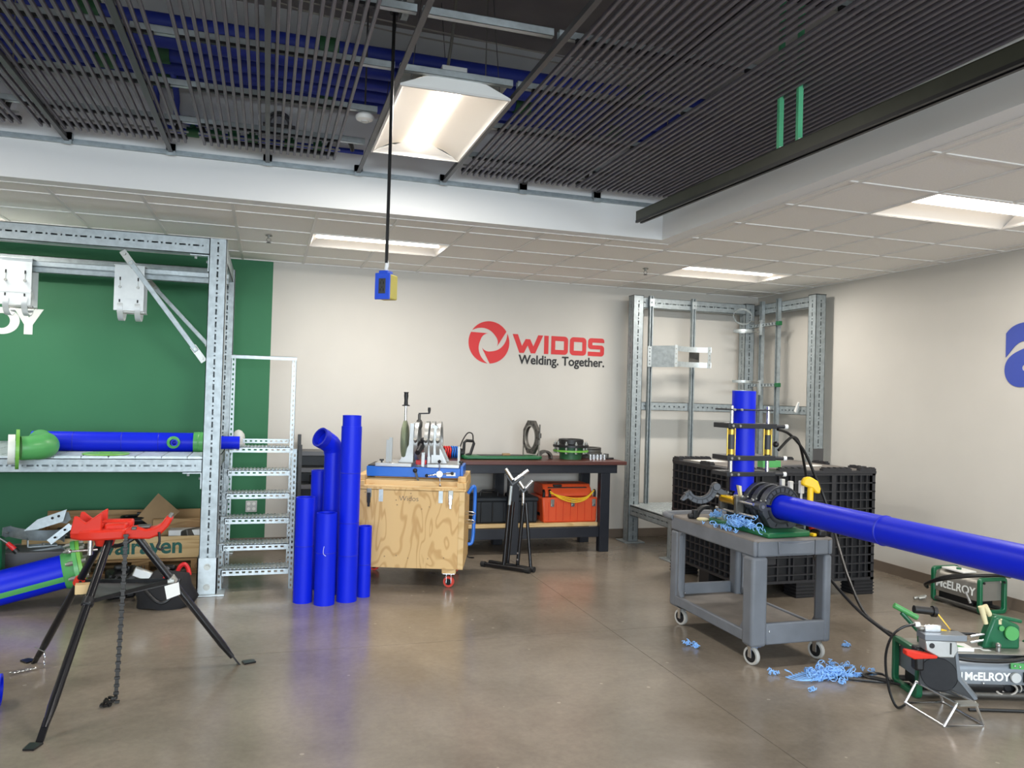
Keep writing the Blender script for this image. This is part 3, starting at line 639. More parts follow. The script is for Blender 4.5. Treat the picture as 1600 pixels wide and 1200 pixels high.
# ------------------------------------------------------------------ tripod chain vise
t = thing('tripod_vise', 'tripod pipe vise with red cast head, black legs and hanging chain', 'pipe vise', (-.77, 4.78, 0))
feet = [V((-.946, 4.105, .0)), V((-1.255, 5.25, .0)), V((-.115, 4.98, .0))]
tops = [V((-.80, 4.76, .80)), V((-.85, 4.90, .80)), V((-.69, 4.86, .82))]
mid = []
for f, a in zip(feet, tops):
    d = (a-f).normalized(); out = V((f.x+.77, f.y-4.78, 0)).normalized()
    lg = build(G().tube([f+d*.06, f+d*.16, a], [.014, .021, .021], 12), 'leg', 'blackm', t)
    sd = out.cross(V((0, 0, 1)))
    build(G().prism([(-.03, 0), (.03, 0), (.024, -.07), (-.024, -.07)], f+out*.03+V((0, 0, .001)), sd, -out, V((0, 0, .008))).par(f-sd*.016+d*.0, sd*.032, out*.012, d*.11), 'foot', 'blackm', lg)
    mid.append(f+(a-f)*.655)
tr = build(G().prism([(m.x, m.y) for m in mid], (0, 0, .515), (1, 0, 0), (0, 1, 0), (0, 0, .004)), 'tray', 'tee', t)
for i in range(3): build(G().bar(mid[i], mid[(i+1) % 3], .012, .02).tube([mid[i], mid[i]+V((0, 0, .01))], .012, 6), 'tray_edge', 'black', tr)
for m, q, d in zip(mid, ('black', 'vise', 'zinc'), [(a-f).normalized() for f, a in zip(feet, tops)]):
    build(G().cyl(m-d*.022, m+d*.022, .03, n=12).cb(m+V((0, 0, .0)), (.04, .06, .025)), 'collar', q, t, bev=.004)
hz = .80
hd = build(G().prism([(-1.005, 4.84), (-.995, 4.78), (-.94, 4.73), (-.84, 4.715), (-.725, 4.745), (-.705, 4.80), (-.705, 4.90), (-.74, 4.93), (-.86, 4.955), (-.95, 4.94), (-1.0, 4.90)], (0, 0, .805), (1, 0, 0), (0, 1, 0), (0, 0, .055)), 'vise_head', 'vise', t, bev=.012)
for y in (4.735, 4.90):
    build(G().prism([(-.99, .84), (-.972, .936), (-.957, .934), (-.915, .898), (-.852, .946), (-.838, .952), (-.838, .84)], (0, y, 0), (1, 0, 0), (0, 0, 1), (0, .03, 0)), 'v_jaw', 'vise', hd, bev=.005)
for k in range(6): build(G().cyl((-.945+k*.018, 4.76, .868), (-.945+k*.018, 4.91, .868), .014, n=8), 'jaw_tooth', 'vise', hd)
build(G().box(-.83, -.72, 4.78, 4.90, .85, .885).box(-.86, -.70, 4.86, 4.93, .85, .893), 'jaw_block', 'vise', hd, bev=.01)
arm = build(G().prism([(-.735, .805), (-.60, .800), (-.545, .822), (-.505, .865), (-.485, .905), (-.498, .925), (-.52, .918), (-.545, .88), (-.575, .862), (-.62, .853), (-.66, .868), (-.70, .862), (-.735, .85)], (0, 4.76, 0), (1, 0, 0), (0, 0, 1), (0, .10, 0)), 'arm', 'vise', t, bev=.01)
build(G().box(-.665, -.60, 4.79, 4.84, .858, .872).box(-.69, -.665, 4.75, 4.78, .855, .87), 'chain_latch', 'iron', arm, bev=.003)
for y in (4.775, 4.81, 4.845): build(G().cyl((-.502, y, .91), (-.495, y, .932), .010, n=8), 'roller', 'zinc', arm)
build(G().tube(spl([(-.55, 4.755, .84), (-.545, 4.75, .79), (-.555, 4.745, .76), (-.535, 4.742, .745), (-.522, 4.742, .76)], 5), .007, 8), 'hook', 'black', arm)
build(G().cyl((-.835, 4.84, .76), (-.835, 4.84, .81), .045, .06, n=14), 'neck', 'vise', t)
build(G().cyl((-.895, 4.78, .72), (-.895, 4.78, .80), .014, n=12).cyl((-.985, 4.76, .745), (-.86, 4.79, .745), .006, n=8).ball((-.99, 4.758, .745), .012), 'clamp_screw', 'steel', t)
build(G().tube(spl([(-.83, 4.83, .76), (-.77, 4.9, .745), (-.70, 4.92, .78), (-.68, 4.9, .82)], 5), .012, 8), 'strap', 'black', t)
g = G(); n = 46
for k in range(n):
    z = .83-.80*k/(n-1); x = -.712+.012*k/n; y = 4.728-.22*(k/n)**1.2
    g.cb((x, y, z), (.018, .006, .022) if k % 2 else (.026, .012, .013))
for k in range(16):
    a = k*1.3; g.cb((-.705+.014*math.cos(a)-.003*k, 4.50-.05*(k/16)+.010*math.sin(a), .010+.012*(k % 3)), (.022, .012, .012), rotz(a))
build(g, 'chain', 'chain', t, sm=0, kind='stuff')
g = G()
f2 = feet[1]+(tops[1]-feet[1])*.10
def link(g, c, ax, r=.028, w_=.011):
    ax = V(ax).normalized(); u = perp(ax)[0]; g.tube([c+ax*r*math.cos(2*PI*i/12)+u*w_*math.sin(2*PI*i/12) for i in range(12)], .003, 6, True)
for k in range(2): link(g, f2+V((.03, -.05, -.01-.045*k)), (0, .1, 1))
for k in range(3): link(g, V((-1.24-.035*k, 5.12-.02*k, .012)), (-1, -.4, .05))
g.tube([f2+V((0, -.03, .02)), f2+V((.03, -.035, .0)), f2+V((.03, -.05, .01)), f2+V((-.03, -.02, .03))], .003, 6)
build(g, 'leg_chain', 'steel', t, kind='stuff')
tg = mid[2]
build(G().prism([(0, 0), (.075, .02), (.085, -.05), (.015, -.075)], tg+V((-.03, -.06, -.02)), (1, 0, 0), (0, 0, 1), (0, .001, 0)), 'paper_tag', 'paper', t, sm=0)
build(G(frame((-.90, 4.70, .532), .15)).box(-.045, .045, -.03, .03, 0, .05), 'wood_block', 'shelf', loc=(-.90, 4.70, .52), bev=.002, label='small pale wooden block on the tray of the tripod vise', cat='block')

# ------------------------------------------------------------------ blue pipes on the floor, left
t = thing('flanged_pipe', 'thick blue pipe with a green stripe and green bolted flange lying under the mezzanine', 'pipe', (-1.5, 6.9, 0))
A, B = V((-1.93, 6.50, .13)), V((-1.40, 6.60, .25)); d = (B-A).normalized(); R_ = .125
A2 = A-d*.0
u = V((0, 0, 1)).cross(d).normalized(); v = d.cross(u)
build(G().hollow(A2, B, R_, .108, 40), 'pipe', 'blue', t)
ang = math.radians(-150)
g = G(); 
for k in range(1):
    pts = []
    for a_ in range(-7, 8):
        th = math.radians(a_*1.4)+PI
        pts.append((math.cos(th+.28)*(R_+.0012), math.sin(th+.28)*(R_+.0012)))
    n = len(pts); vs = [A2+u*p[0]*-1*-1+v*p[1] for p in pts]+[B+u*p[0]+v*p[1] for p in pts]
    g.add(vs, [(i, i+1, n+i+1, n+i) for i in range(n-1)])
build(g, 'stripe', 'greenp', t)
build(G().lathe([(R_+.002, 0), (.135, .01), (.14, .05), (.15, .075), (.15, .09)], B-d*.01, d, 40), 'collar', 'greenp', t)
f = build(G().lathe([(.11, 0), (.205, 0), (.205, .028), (.11, .028)], B+d*.07, d, 40, True), 'flange', 'greenp', t)
build(G().lathe([(0, .03), (.2, .03), (.2, .055), (0, .055)], B+d*.07, d, 40), 'blind_plate', 'greenl', t)
for k in range(10):
    a_ = 2*PI*k/10+.2; c = B+(u*math.cos(a_)+v*math.sin(a_))*.178
    build(G().cyl(c+d*.035, c+d*.07, .018, n=6).cyl(c+d*.02, c+d*.07, .011, n=8).cyl(c+d*.125, c+d*.155, .018, n=6), 'bolt', 'zinc', f)
build(G().hollow((-2.3, 4.45, .081), (-1.245, 4.60, .081), .08, .064, 36), 'blue_pipe', 'blue', loc=(-1.7, 4.55, 0), label='short blue pipe on the floor, open end poking in at the left edge', cat='pipe')

# ------------------------------------------------------------------ pallet box with its contents
t = thing('pallet_box', 'wooden pallet box with green lettering on its front board under the mezzanine', 'pallet box', (-1.2, 7.9, 0))
for k in range(3):
    build(G().box(-1.92, -.47, 7.50+k*.34, 7.60+k*.34, 0, .022), 'runner', 'pallet', t, bev=.003)
    for x in (-1.92, -1.25, -.60): build(G().box(x if x != -1.25 else -1.08, (x if x != -1.25 else -1.08)+.14, 7.50+k*.34, 7.60+k*.34, .022, .115), 'block', 'pallet', t, bev=.003)
for k in range(6): build(G().box(-1.92, -.47, 7.50+k*.135, 7.61+k*.135, .115, .137), 'deck_board', 'pallet', t, bev=.003)
build(G().box(-1.92, -.47, 7.485, 7.505, .145, .335), 'front_board', 'pine', t, bev=.003)
build(G().box(-1.92, -.47, 8.28, 8.30, .145, .46), 'rear_board', 'pallet', t, bev=.003)
for x in (-1.92, -.49): build(G().box(x, x+.02, 7.505, 8.28, .145, .335), 'side_board', 'pallet', t, bev=.003)
text('walraven', 'lettering', 'gtext', t, (-1.345, 7.483, .192), (1, 0, 0), (0, 0, 1), .188, .001, .0045, 1.0)
for k in range(5): build(G().box(-1.065+.022*k, -1.058+.022*k, 7.4985, 7.4995, .045, .085), 'stamp_mark', 'iron', t, sm=0)
build(G().lathe([(.026, 0), (.03, 0), (.03, .001), (.026, .001)], (-.535, 7.499, .066), (0, -1, 0), 20, True), 'stamp_mark', 'iron', t)
build(G().box(-.95, -.50, 7.75, 7.77, .15, .45), 'plywood_sheet', 'pallet', loc=(-.7, 7.76, .14), bev=.002, label='brown board standing upright inside the pallet box', cat='board')
build(G().box(-.80, -.50, 7.58, 7.72, .20, .372), 'white_carton', 'white', loc=(-.65, 7.65, .14), bev=.004, label='white carton in the pallet box beside the corner post', cat='box')
build(G().prism([(-.16, -.02), (0, .19), (.19, .02), (.02, -.16)], (-.93, 7.84, .48), (1, 0, 0), (0, .25, .97), (0, .006, 0)), 'cardboard_flap', 'card', loc=(-.93, 7.85, .3), label='tilted square cardboard flap sticking up behind the red vise', cat='cardboard')
g = G()
for k in range(22):
    g.cb((-1.75+random.random()*1.15, 7.6+random.random()*.55, .2+random.random()*.14), (.16, .12, .1), Matrix.Rotation(random.random()*3, 3, 'Z') @ Matrix.Rotation(random.random()-.5, 3, 'X'))
build(g, 'pipe_fittings', 'iron', loc=(-1.2, 7.9, .15), bev=.01, kind='stuff', label='dark jumble of metal fittings filling the pallet box')
g = G().tube([(-1.1+.15*math.cos(i*.35)+.01*math.sin(i), 7.95+.12*math.sin(i*.35), .385+.0012*i) for i in range(60)], .012, 6)
build(g, 'cable_coil', 'cable', loc=(-1.1, 7.95, .36), label='coiled black cable in the pallet box behind the vise', cat='cable')
# heap of clamp parts
def strap(name, lab, c, r, a0, a1, w_, tilt, m='galv'):
    Tm = Matrix.Translation(V(c)) @ Matrix.Rotation(tilt[2], 4, 'Z') @ Matrix.Rotation(tilt[0], 4, 'X') @ Matrix.Rotation(tilt[1], 4, 'Y')
    g = G(Tm); A_ = arc(0, 0, r, a0, a1, 18); B_ = arc(0, 0, r+.006, a0, a1, 18)
    g.strip(A_, B_, (0, 0, 0), (1, 0, 0), (0, 1, 0), (0, 0, w_))
    th = thing(name, lab, 'clamp', c, 'loose pipe clamps by the left edge')
    build(g, 'band', m, th)
    for p, q in ((A_[0], a0), (A_[-1], a1)):
        dx = V((math.cos(math.radians(q)), math.sin(math.radians(q)), 0))
        e = G(Tm).bar(V((p[0], p[1], w_/2))-dx*.005, V((p[0], p[1], w_/2))+dx*.07, .006, w_, (0, 0, 1)); build(e, 'ear', m, th)
        build(G(Tm).cyl(V((p[0], p[1], w_/2))+dx*.04+V((-dx.y, dx.x, 0))*.03, V((p[0], p[1], w_/2))+dx*.04-V((-dx.y, dx.x, 0))*.03, .009, n=6), 'bolt', 'zinc', th)
strap('pipe_clamp', 'upper curved steel clamp band in the heap beside the blue flanged pipe', (-1.82, 7.75, .39), .33, 235, 305, .09, (.15, .1, .0))
strap('pipe_clamp', 'lower curved steel clamp band just above the blue flanged pipe', (-1.78, 7.55, .25), .36, 240, 300, .09, (.1, -.1, .1))
t = thing('bent_plate', 'bent steel plate with two holes on top of the clamp heap', 'bracket', (-1.7, 7.35, .45))
build(G().prism([(0, 0), (.09, .09), (.30, .17), (.28, .07), (.10, .01)], (-1.86, 7.30, .44), (1, 0, 0), (0, .2, .98), (0, .008, 0)).prism([(.09, .09), (.30, .17), (.33, .10), (.30, .06)], (-1.86, 7.31, .44), (1, 0, 0), (0, .5, .8), (0, .008, 0)), 'plate', 'galvb', t)
for q in ((.2, .1), (.245, .115)): build(G().cyl((-1.86+q[0], 7.296+.2*q[1], .44+.98*q[1]), (-1.86+q[0], 7.306+.2*q[1], .44+.98*q[1]), .011, n=10), 'hole', 'ink', t)
t = thing('angle_bracket', 'slim steel angle bracket leaning between clamp heap and red vise', 'bracket', (-1.55, 7.2, .3))
build(G().bar((-1.65, 7.2, .36), (-1.50, 7.22, .49), .05, .007, (0, 1, 0)).bar((-1.5, 7.22, .49), (-1.44, 7.22, .45), .05, .007, (0, 1, 0)), 'leg_plate', 'galvb', t)
for q in (.3, .75): build(G().cyl((-1.65+.15*q, 7.17+.02*q, .364+.13*q), (-1.65+.15*q, 7.172+.02*q, .362+.13*q), .01, n=10), 'hole', 'ink', t)
t = thing('clamp_pad', 'flat galvanised bracket with bolt lying low in the clamp heap', 'bracket', (-1.75, 7.2, .3))
build(G(frame((-1.72, 7.22, .33), .3)).box(-.09, .12, -.05, .05, 0, .008).box(-.09, -.082, -.05, .05, 0, .06), 'plate', 'galv', t)
build(G().cyl((-1.69, 7.2, .338), (-1.69, 7.2, .356), .014, n=6), 'bolt', 'zinc', t)
t = thing('strap_ratchet', 'small tool with a red grip and steel tip above the blue pipe', 'tool', (-1.87, 6.9, .4))
build(G().cyl((-1.93, 6.88, .47), (-1.86, 6.88, .42), .008, n=8), 'tip', 'steel', t)
build(G().cyl((-1.86, 6.88, .42), (-1.81, 6.88, .37), .017, .02, n=10), 'grip', 'red', t)
build(G().cyl((-1.81, 6.88, .37), (-1.79, 6.88, .345), .022, n=10), 'end_cap', 'black', t)
build(G().box(-2.05, -1.895, 6.86, 7.0, .0, .46), 'green_housing', 'mcg', loc=(-1.97, 6.93, 0), bev=.03, label='dark green machine housing just inside the left picture edge', cat='machine')
build(G().box(-1.98, -1.4, 7.12, 7.45, 0, .30), 'steel_crate', 'tee', loc=(-1.7, 7.3, 0), bev=.01, label='dark low crate carrying the heap of clamps', cat='crate')
# bag and tools on the floor
t = thing('tool_bag', 'black soft tool bag with red trim on the floor behind the vise', 'bag', (-.68, 6.45, 0))
g = G(); pr = [(0, .0), (.20, .0), (.215, .06), (.2, .15), (.15, .23), (.06, .27), (0, .275)]
g.lathe(pr, (-.68, 6.42, 0), (0, 0, 1), 20); g.v = [V((-.68+(p.x+.68)*1.0+.02*math.sin(p.z*30), 6.42+(p.y-6.42)*.62, p.z+.015*math.sin(p.x*22))) for p in g.v]
build(g, 'body', 'bag', t, sm=60)
build(G().tube(spl([(-.85, 6.36, .2), (-.78, 6.30, .12), (-.70, 6.285, .06), (-.63, 6.29, .1), (-.58, 6.33, .22)], 6), .014, 8), 'strap', 'black', t)
build(G().tube(spl([(-.605, 6.46, .25), (-.59, 6.46, .285), (-.56, 6.46, .30), (-.535, 6.46, .27), (-.52, 6.44, .22)], 6), .016, 8), 'handle', 'red', t)
build(G().cb((-.655, 6.30, .235), (.07, .02, .05), Matrix.Rotation(.4, 3, 'Y')), 'red_badge', 'red', t, bev=.008)
t = thing('planer_tool', 'silver and black hand tool lying against the black bag', 'tool', (-.83, 6.5, .2))
build(G().bar((-.90, 6.38, .28), (-.78, 6.38, .23), .07, .05, (0, 1, 0)), 'housing', 'alu', t, bev=.008)
build(G().bar((-.95, 6.40, .20), (-.86, 6.40, .27), .05, .05, (0, 1, 0)), 'grip', 'black', t, bev=.012)
build(G().bar((-.78, 6.38, .14), (-.66, 6.36, .3), .025, .02, (0, 1, 0)), 'bar', 'tee', t, bev=.003)
g = G()
for k in range(10):
    a = random.random()*6; g.tube(spl([(-1.12+.08*k/3+random.random()*.05, 6.55+random.random()*.3, .02+random.random()*.2) for _ in range(4)], 6), .016, 6)
build(g, 'cable_heap', 'cable', loc=(-1.0, 6.7, 0), kind='stuff', label='tangled heap of black cables on the floor under the mezzanine')
for k, (x, y, z, w_, h_, a, lab) in enumerate(((-1.05, 6.78, 0, .2, .2, .3, 'black power tool housing behind the tripod chain'), (-.72, 6.90, 0, .24, .16, -.2, 'low black tool case behind the bag'))):
    build(G(frame((x, y, z), a)).box(-w_/2, w_/2, -.1, .1, 0, h_).box(-w_/4, w_/4, -.02, .02, h_, h_+.05), 'tool_case', 'black', loc=(x, y, z), bev=.025, label=lab, cat='case')
# ------------------------------------------------------------------ grey shelf behind the steps
t = thing('metal_shelf', 'small dark grey metal shelf unit behind the blue pipes against the wall', 'shelf', (.6, 8.4, 0))
for x in (.34, .86):
    for y in (8.25, 8.55): build(G().box(x-.018, x+.018, y-.018, y+.018, 0, 1.19 if y > 8.4 else 1.10), 'post', 'plasticg', t, bev=.003)
for z in (.42, .68, .85, 1.02): build(G().box(.33, .87, 8.24, 8.57, z, z+.014).box(.33, .87, 8.236, 8.242, z-.03, z+.014), 'shelf_board', 'tee', t, bev=.002)
build(G().box(.33, .87, 8.565, 8.57, .4, 1.03), 'back_panel', 'plasticg', t)
build(G().box(.45, .7, 8.28, 8.5, .704, .77), 'black_case', 'black', loc=(.57, 8.4, .70), bev=.01, label='flat black case on the grey metal shelf', cat='case')

# ------------------------------------------------------------------ standing blue pipes
def standing(x, y, r, h, lab, rings=(), neck=None):
    t = thing('blue_pipe', lab, 'pipe', (x, y, 0), 'blue pipes standing by the steps')
    top = neck[0] if neck else h
    build(G().hollow((x, y, 0), (x, y, top), r, r*.86, 36), 'pipe', 'blue', t)
    if neck: build(G().hollow((x, y, top-.05), (x, y, h), neck[1], neck[1]*.86, 36), 'neck', 'blue', t)
    for z in rings: build(G().lathe([(r, -.003), (r+.0015, 0), (r, .003)], (x, y, z), (0, 0, 1), 36), 'weld_bead', 'bluein', t)
    return t
standing(.315, 6.35, .074, .817, 'leftmost standing blue pipe, mid height, beside the steel steps', (.44,))
standing(.474, 6.255, .079, .706, 'front standing blue pipe with a scratch, shorter than its left neighbour', (.40,))
standing(.650, 6.32, .080, 1.465, 'tallest standing blue pipe with a narrower neck at its top', (1.01, .618, .362), (1.378, .073))
standing(.795, 6.43, .054, .568, 'shortest and thinnest standing blue pipe next to the plywood crate', (.26,))
standing(.445, 6.78, .07, .985, 'blue pipe standing half hidden behind the others on the left')
t = thing('elbow_pipe', 'standing blue pipe topped by an elbow bent to the left', 'pipe', (.535, 6.57, 0))
build(G().hollow((.535, 6.57, 0), (.535, 6.57, 1.15), .074, .062, 36), 'pipe', 'blue', t)
ep = spl([(.535, 6.57, 1.14), (.532, 6.568, 1.17), (.512, 6.55, 1.215), (.482, 6.53, 1.24), (.455, 6.51, 1.258)], 5)
build(G().tube(ep, .079, 30), 'elbow', 'blue', t)
build(G().lathe([(.076, 0), (.082, .002), (.082, .055), (.066, .055), (.066, -.01)], ep[-1], (-.78, -.55, .45), 30), 'socket', 'bluein', t)
g = G().tube(spl([(.455, 6.1765, .46), (.45, 6.178, .43), (.452, 6.1775, .40), (.47, 6.176, .385)], 5), .0015, 4); build(g, 'pen_mark', 'wtext', [o for o in bpy.data.objects if o.get('label', '').startswith('front standing')][0])

# ------------------------------------------------------------------ plywood crate on castors
CR = frame((.759, 6.78, 0), math.atan2(-.303, .953))
c0 = CR @ V((.46, .35, 0))
t = thing('plywood_crate', 'plywood crate on red castors carrying the blue pipe-welding machine', 'crate', c0)
build(G(CR).box(.0, .90, .0, .018, .165, .825), 'front_panel', 'ply', t, bev=.002)
build(G(CR).box(.0, .90, .68, .70, .165, .825), 'rear_panel', 'ply', t, bev=.002)
build(G(CR).box(.90, .92, .0, .70, .165, .825), 'side_panel', 'ply', t, bev=.002); build(G(CR).box(-.02, .0, .0, .70, .165, .825), 'side_panel', 'ply', t, bev=.002)
build(G(CR).box(.872, .92, -.006, .0, .165, .825), 'corner_strip', 'shelf', t, bev=.002)
build(G(CR).box(0, .9, .018, .68, .165, .185), 'floor_panel', 'ply', t)
lid = build(G(CR).box(-.025, .93, -.008, .71, .828, .848), 'lid', 'ply', t, bev=.002)
for a in ((.03, .87, .0, .05, .848, .862), (.03, .87, .08, .12, .848, .90), (.03, .87, .16, .20, .848, .908), (.03, .87, .60, .66, .848, .908)): build(G(CR).box(*a), 'lid_rail', 'pine', lid, bev=.003)
for x in (-.02, .85): build(G(CR).box(x, x+.08, .0, .66, .849, .90).box(x+.005, x+.075, .03, .66, .90, .945), 'lid_block', 'ply', lid, bev=.004)
for x in (.105, .80):
    l = build(G(CR).box(x-.02, x+.02, -.014, -.001, .76, .835), 'latch', 'zinc', t, bev=.002)
    build(G(CR).box(x-.014, x+.014, -.026, -.014, .715, .80).box(x-.01, x+.01, -.022, -.012, .68, .72), 'latch_lever', 'steel' if x > .5 else 'black', l, bev=.003)
for x in (.205, .715): build(G(CR).box(x-.018, x+.018, -.004, -.001, .725, .835), 'hasp_plate', 'galvb', t)
sq = G(CR)
for x, z in ((.07, .80), (.46, .80), (.89, .79), (.45, .25), (.25, .26), (.35, .27), (.62, .25), (.755, .26), (.89, .20), (.89, .6), (.335, .74), (.345, .70), (.62, .69), (.555, .67)): sq.cyl((x, -.0005, z), (x, -.003, z), .006, n=8)
build(sq, 'screw_head', 'card', t, kind='stuff')
text('Widos', 'scribble', 'iron', t, CR @ V((.36, -.0012, .735)), CR.to_3x3() @ V((1, 0, 0)), (0, 0, 1), .062, .0004, -.0008)
for x, y in ((.80, .06), (.06, .06), (.80, .62), (.06, .62)):
    cs = build(G(CR).box(x-.06, x+.06, y-.05, y+.05, .125, .165), 'castor_block', 'pine', t, bev=.003)
    build(G(CR).box(x-.05, x+.05, y-.04, y+.04, .118, .125).box(x-.022, x-.019, y-.03, y+.03, .04, .118).box(x+.019, x+.022, y-.03, y+.03, .04, .118), 'castor_fork', 'steel', cs)
    dx = V((math.cos(.3), math.sin(.3), 0))
    pc = CR @ V((x, y, .048)); ax = CR.to_3x3() @ V((.25, 1, 0)).normalized()
    build(G().lathe([(.028, -.016), (.046, -.016), (.048, 0), (.046, .016), (.028, .016)], pc, ax, 24, True), 'castor_tyre', 'castor', cs)
    build(G().cyl(pc-ax*.017, pc+ax*.017, .028, n=20).cyl(pc-ax*.024, pc+ax*.024, .009, n=10), 'castor_hub', 'black', cs)
hs = build(G(CR).tube(spl([(.94, .12, .80), (.985, .12, .86), (1.0, .14, .80), (.995, .14, .5), (.985, .13, .38), (.95, .12, .36)], 6), .016, 10), 'side_handle', 'pblue', t)
for z in (.55, .62): build(G(CR).tube([(.925, .1, z), (.99, .08, z), (1.01, .08, z+.012), (.99, .08, z+.026), (.925, .1, z+.026)], .005, 6), 'clasp', 'steel', t)

# welding machine on the crate
t = thing('welding_machine', 'blue and aluminium table welding machine with clamp rings on the plywood crate', 'welding machine', CR @ V((.46, .33, .92)))
build(G(CR).box(.05, .865, .13, .52, .925, 1.012), 'base', 'pblue', t, bev=.004)
build(G(CR).box(.866, .89, .15, .5, .93, 1.03), 'end_plate', 'pblue', t, bev=.003)
for a, b in ((.125, .44), (.575, .855)): build(G(CR).box(a, b, .12, .53, 1.013, 1.043), 'slide_plate', 'alu', t, bev=.003)
build(G(CR).box(.06, .13, .14, .5, 1.013, 1.022), 'rail', 'black', t)
for s, pts in ((-1, [(.31, 1.044), (.445, 1.044), (.445, 1.39), (.408, 1.39), (.400, 1.20), (.36, 1.12)]), (1, [(.60, 1.044), (.745, 1.044), (.70, 1.14), (.665, 1.20), (.655, 1.375), (.60, 1.385)])):
    for y in (.2, .42): build(G(CR).prism(pts, (0, y, 0), (1, 0, 0), (0, 0, 1), (0, .03, 0)), 'gusset', 'alu', t, bev=.003)
for s in (.465, .555, .605, .66):
    ring = build(G(CR).lathe([(.125, -.016), (.175, -.016), (.175, .016), (.125, .016)], (s, .33, 1.235), (1, 0, 0), 36, True), 'clamp_ring', 'alu', t)
    build(G(CR).cyl((s, .16, 1.235), (s, .12, 1.26), .016, n=10), 'ring_clasp', 'zinc', ring)
build(G(CR).lathe([(0, -.034), (.12, -.030), (.17, -.016), (.178, 0), (.17, .016), (.12, .030), (0, .034)], (.352, .30, 1.235), (1, .06, 0), 36), 'heater_plate', 'olive', t)
h = build(G(CR).cyl((.352, .30, 1.40), (.352, .30, 1.545), .012, n=12), 'heater_stem', 'steel', t)
build(G(CR).lathe([(.0, 0), (.034, 0), (.034, .008), (.018, .012), (.016, .05), (.020, .09), (.018, .115), (.022, .118), (.022, .124), (0, .124)], (.352, .30, 1.54), (0, 0, 1), 18), 'heater_grip', 'black', h)
c = build(G(CR).cyl((.475, .30, 1.33), (.475, .30, 1.47), .013, n=10).lathe([(.02, 0), (.03, .02), (.03, .06), (.018, .08)], (.475, .30, 1.34), (0, 0, 1), 14), 'crank_spindle', 'iron', t)
build(G(CR).bar((.468, .30, 1.475), (.567, .30, 1.48), .018, .012), 'crank_arm', 'black', c); build(G(CR).lathe([(0, 0), (.009, 0), (.014, .03), (.012, .05), (0, .05)], (.562, .30, 1.482), (0, 0, 1), 12), 'crank_grip', 'black', c)
build(G(CR).cyl((.525, .2, 1.21), (.50, .04, 1.145), .03, .022, n=14).cyl((.527, .22, 1.22), (.524, .17, 1.2), .042, n=14).ball((.527, .17, 1.25), .022), 'planer_motor', 'black', t)
build(G(CR).box(.47, .56, .18, .26, 1.03, 1.07), 'red_block', 'red', t, bev=.004)
build(G(CR).box(.52, .55, .16, .2, 1.013, 1.14).box(.565, .595, .22, .26, 1.013, 1.2), 'lock_post', 'alu', t, bev=.002)
build(G(CR).bar((.22, .2, 1.043), (.222, .2, 1.24), .03, .03).bar((.242, .2, 1.05), (.245, .2, 1.26), .014, .03), 'stand_plate', 'zinc', t)
build(G(CR).bar((.845, .2, 1.043), (.845, .2, 1.2), .02, .02), 'stop_post', 'zinc', t)
for s in (.175, .87): build(G(CR).cyl((s, .16, 1.043), (s, .16, 1.06), .008, n=8).cyl((s, .16, 1.06), (s, .16, 1.072), .02, n=12), 'knob', 'black', t)
hw = build(G(CR).cyl((.69, .13, .962), (.69, .085, .962), .028, n=20), 'handwheel_hub', 'steel', t)
for a in (92, 5, 188, 275):
    q = V((math.cos(math.radians(a)), 0, math.sin(math.radians(a)))); ln = .11
    sp = build(G(CR).cyl(V((.69, .095, .962)), V((.69, .08, .962))+q*ln, .0055, n=8), 'spoke', 'steel', hw); build(G(CR).ball(V((.69, .08, .962))+q*ln, .015), 'spoke_knob', 'black', hw)
lv = build(G(CR).bar((.475, .118, .985), (.51, .10, .885), .018, .008, (0, 1, 0)), 'lever', 'iron', t); build(G(CR).ball((.512, .1, .88), .015).ball((.475, .11, .985), .02), 'lever_knob', 'black', t)
build(G(CR).box(.745, .825, .127, .13, .945, .975), 'name_label', 'wtext', t)

# ------------------------------------------------------------------ workbench
t = thing('workbench', 'navy steel-framed workbench with a dark red-brown top along the white wall', 'workbench', (2.65, 8.15, 0))
build(G().box(1.5, 3.745, 7.74, 8.55, .943, .982), 'top', 'benchtop', t, bev=.004)
build(G().box(1.56, 3.66, 7.80, 7.84, .85, .942), 'front_apron', 'bench', t, bev=.003); build(G().box(1.56, 3.66, 8.44, 8.48, .85, .942), 'rear_apron', 'bench', t, bev=.003)
for x in (1.56, 3.62): build(G().box(x, x+.04, 7.84, 8.44, .85, .942), 'side_apron', 'bench', t, bev=.003)
for x in (1.58, 2.44, 3.475):
    for y in (7.81, 8.36): build(G().box(x, x+.11, y, y+.09, 0, .942 if 1 else 0), 'leg', 'bench', t, bev=.004)
build(G().box(1.6, 3.475, 7.87, 8.40, .272, .312), 'shelf_board', 'shelf', t, bev=.003)
build(G().box(1.6, 3.475, 7.83, 7.868, .16, .27), 'lower_rail', 'bench', t, bev=.003); build(G().box(1.6, 3.475, 8.40, 8.44, .16, .27), 'lower_rail', 'bench', t, bev=.003)
zb = .982
t = thing('green_tray', 'long shallow green tray lying on the workbench top', 'tray', (2.4, 8.05, zb))
build(G().prism([(1.97, 7.93), (2.02, 7.90), (2.80, 7.90), (2.835, 7.93), (2.835, 8.16), (1.97, 8.16)], (0, 0, zb+.006), (1, 0, 0), (0, 1, 0), (0, 0, .032)), 'tray_body', 'tray', t, bev=.008)
build(G().box(2.16, 2.66, 7.96, 8.12, zb+.036, zb+.041), 'recess', 'ink', t); build(G().box(2.42, 2.5, 8.0, 8.05, zb+.04, zb+.06), 'loose_block', 'card', t, bev=.003)
for x in (2.0, 2.78): build(G().box(x, x+.03, 7.95, 8.12, zb, zb+.006), 'foot', 'black', t)
t = thing('clamp_ring_stand', 'upright octagonal clamp ring standing on the workbench', 'clamp ring', (2.76, 8.1, zb))
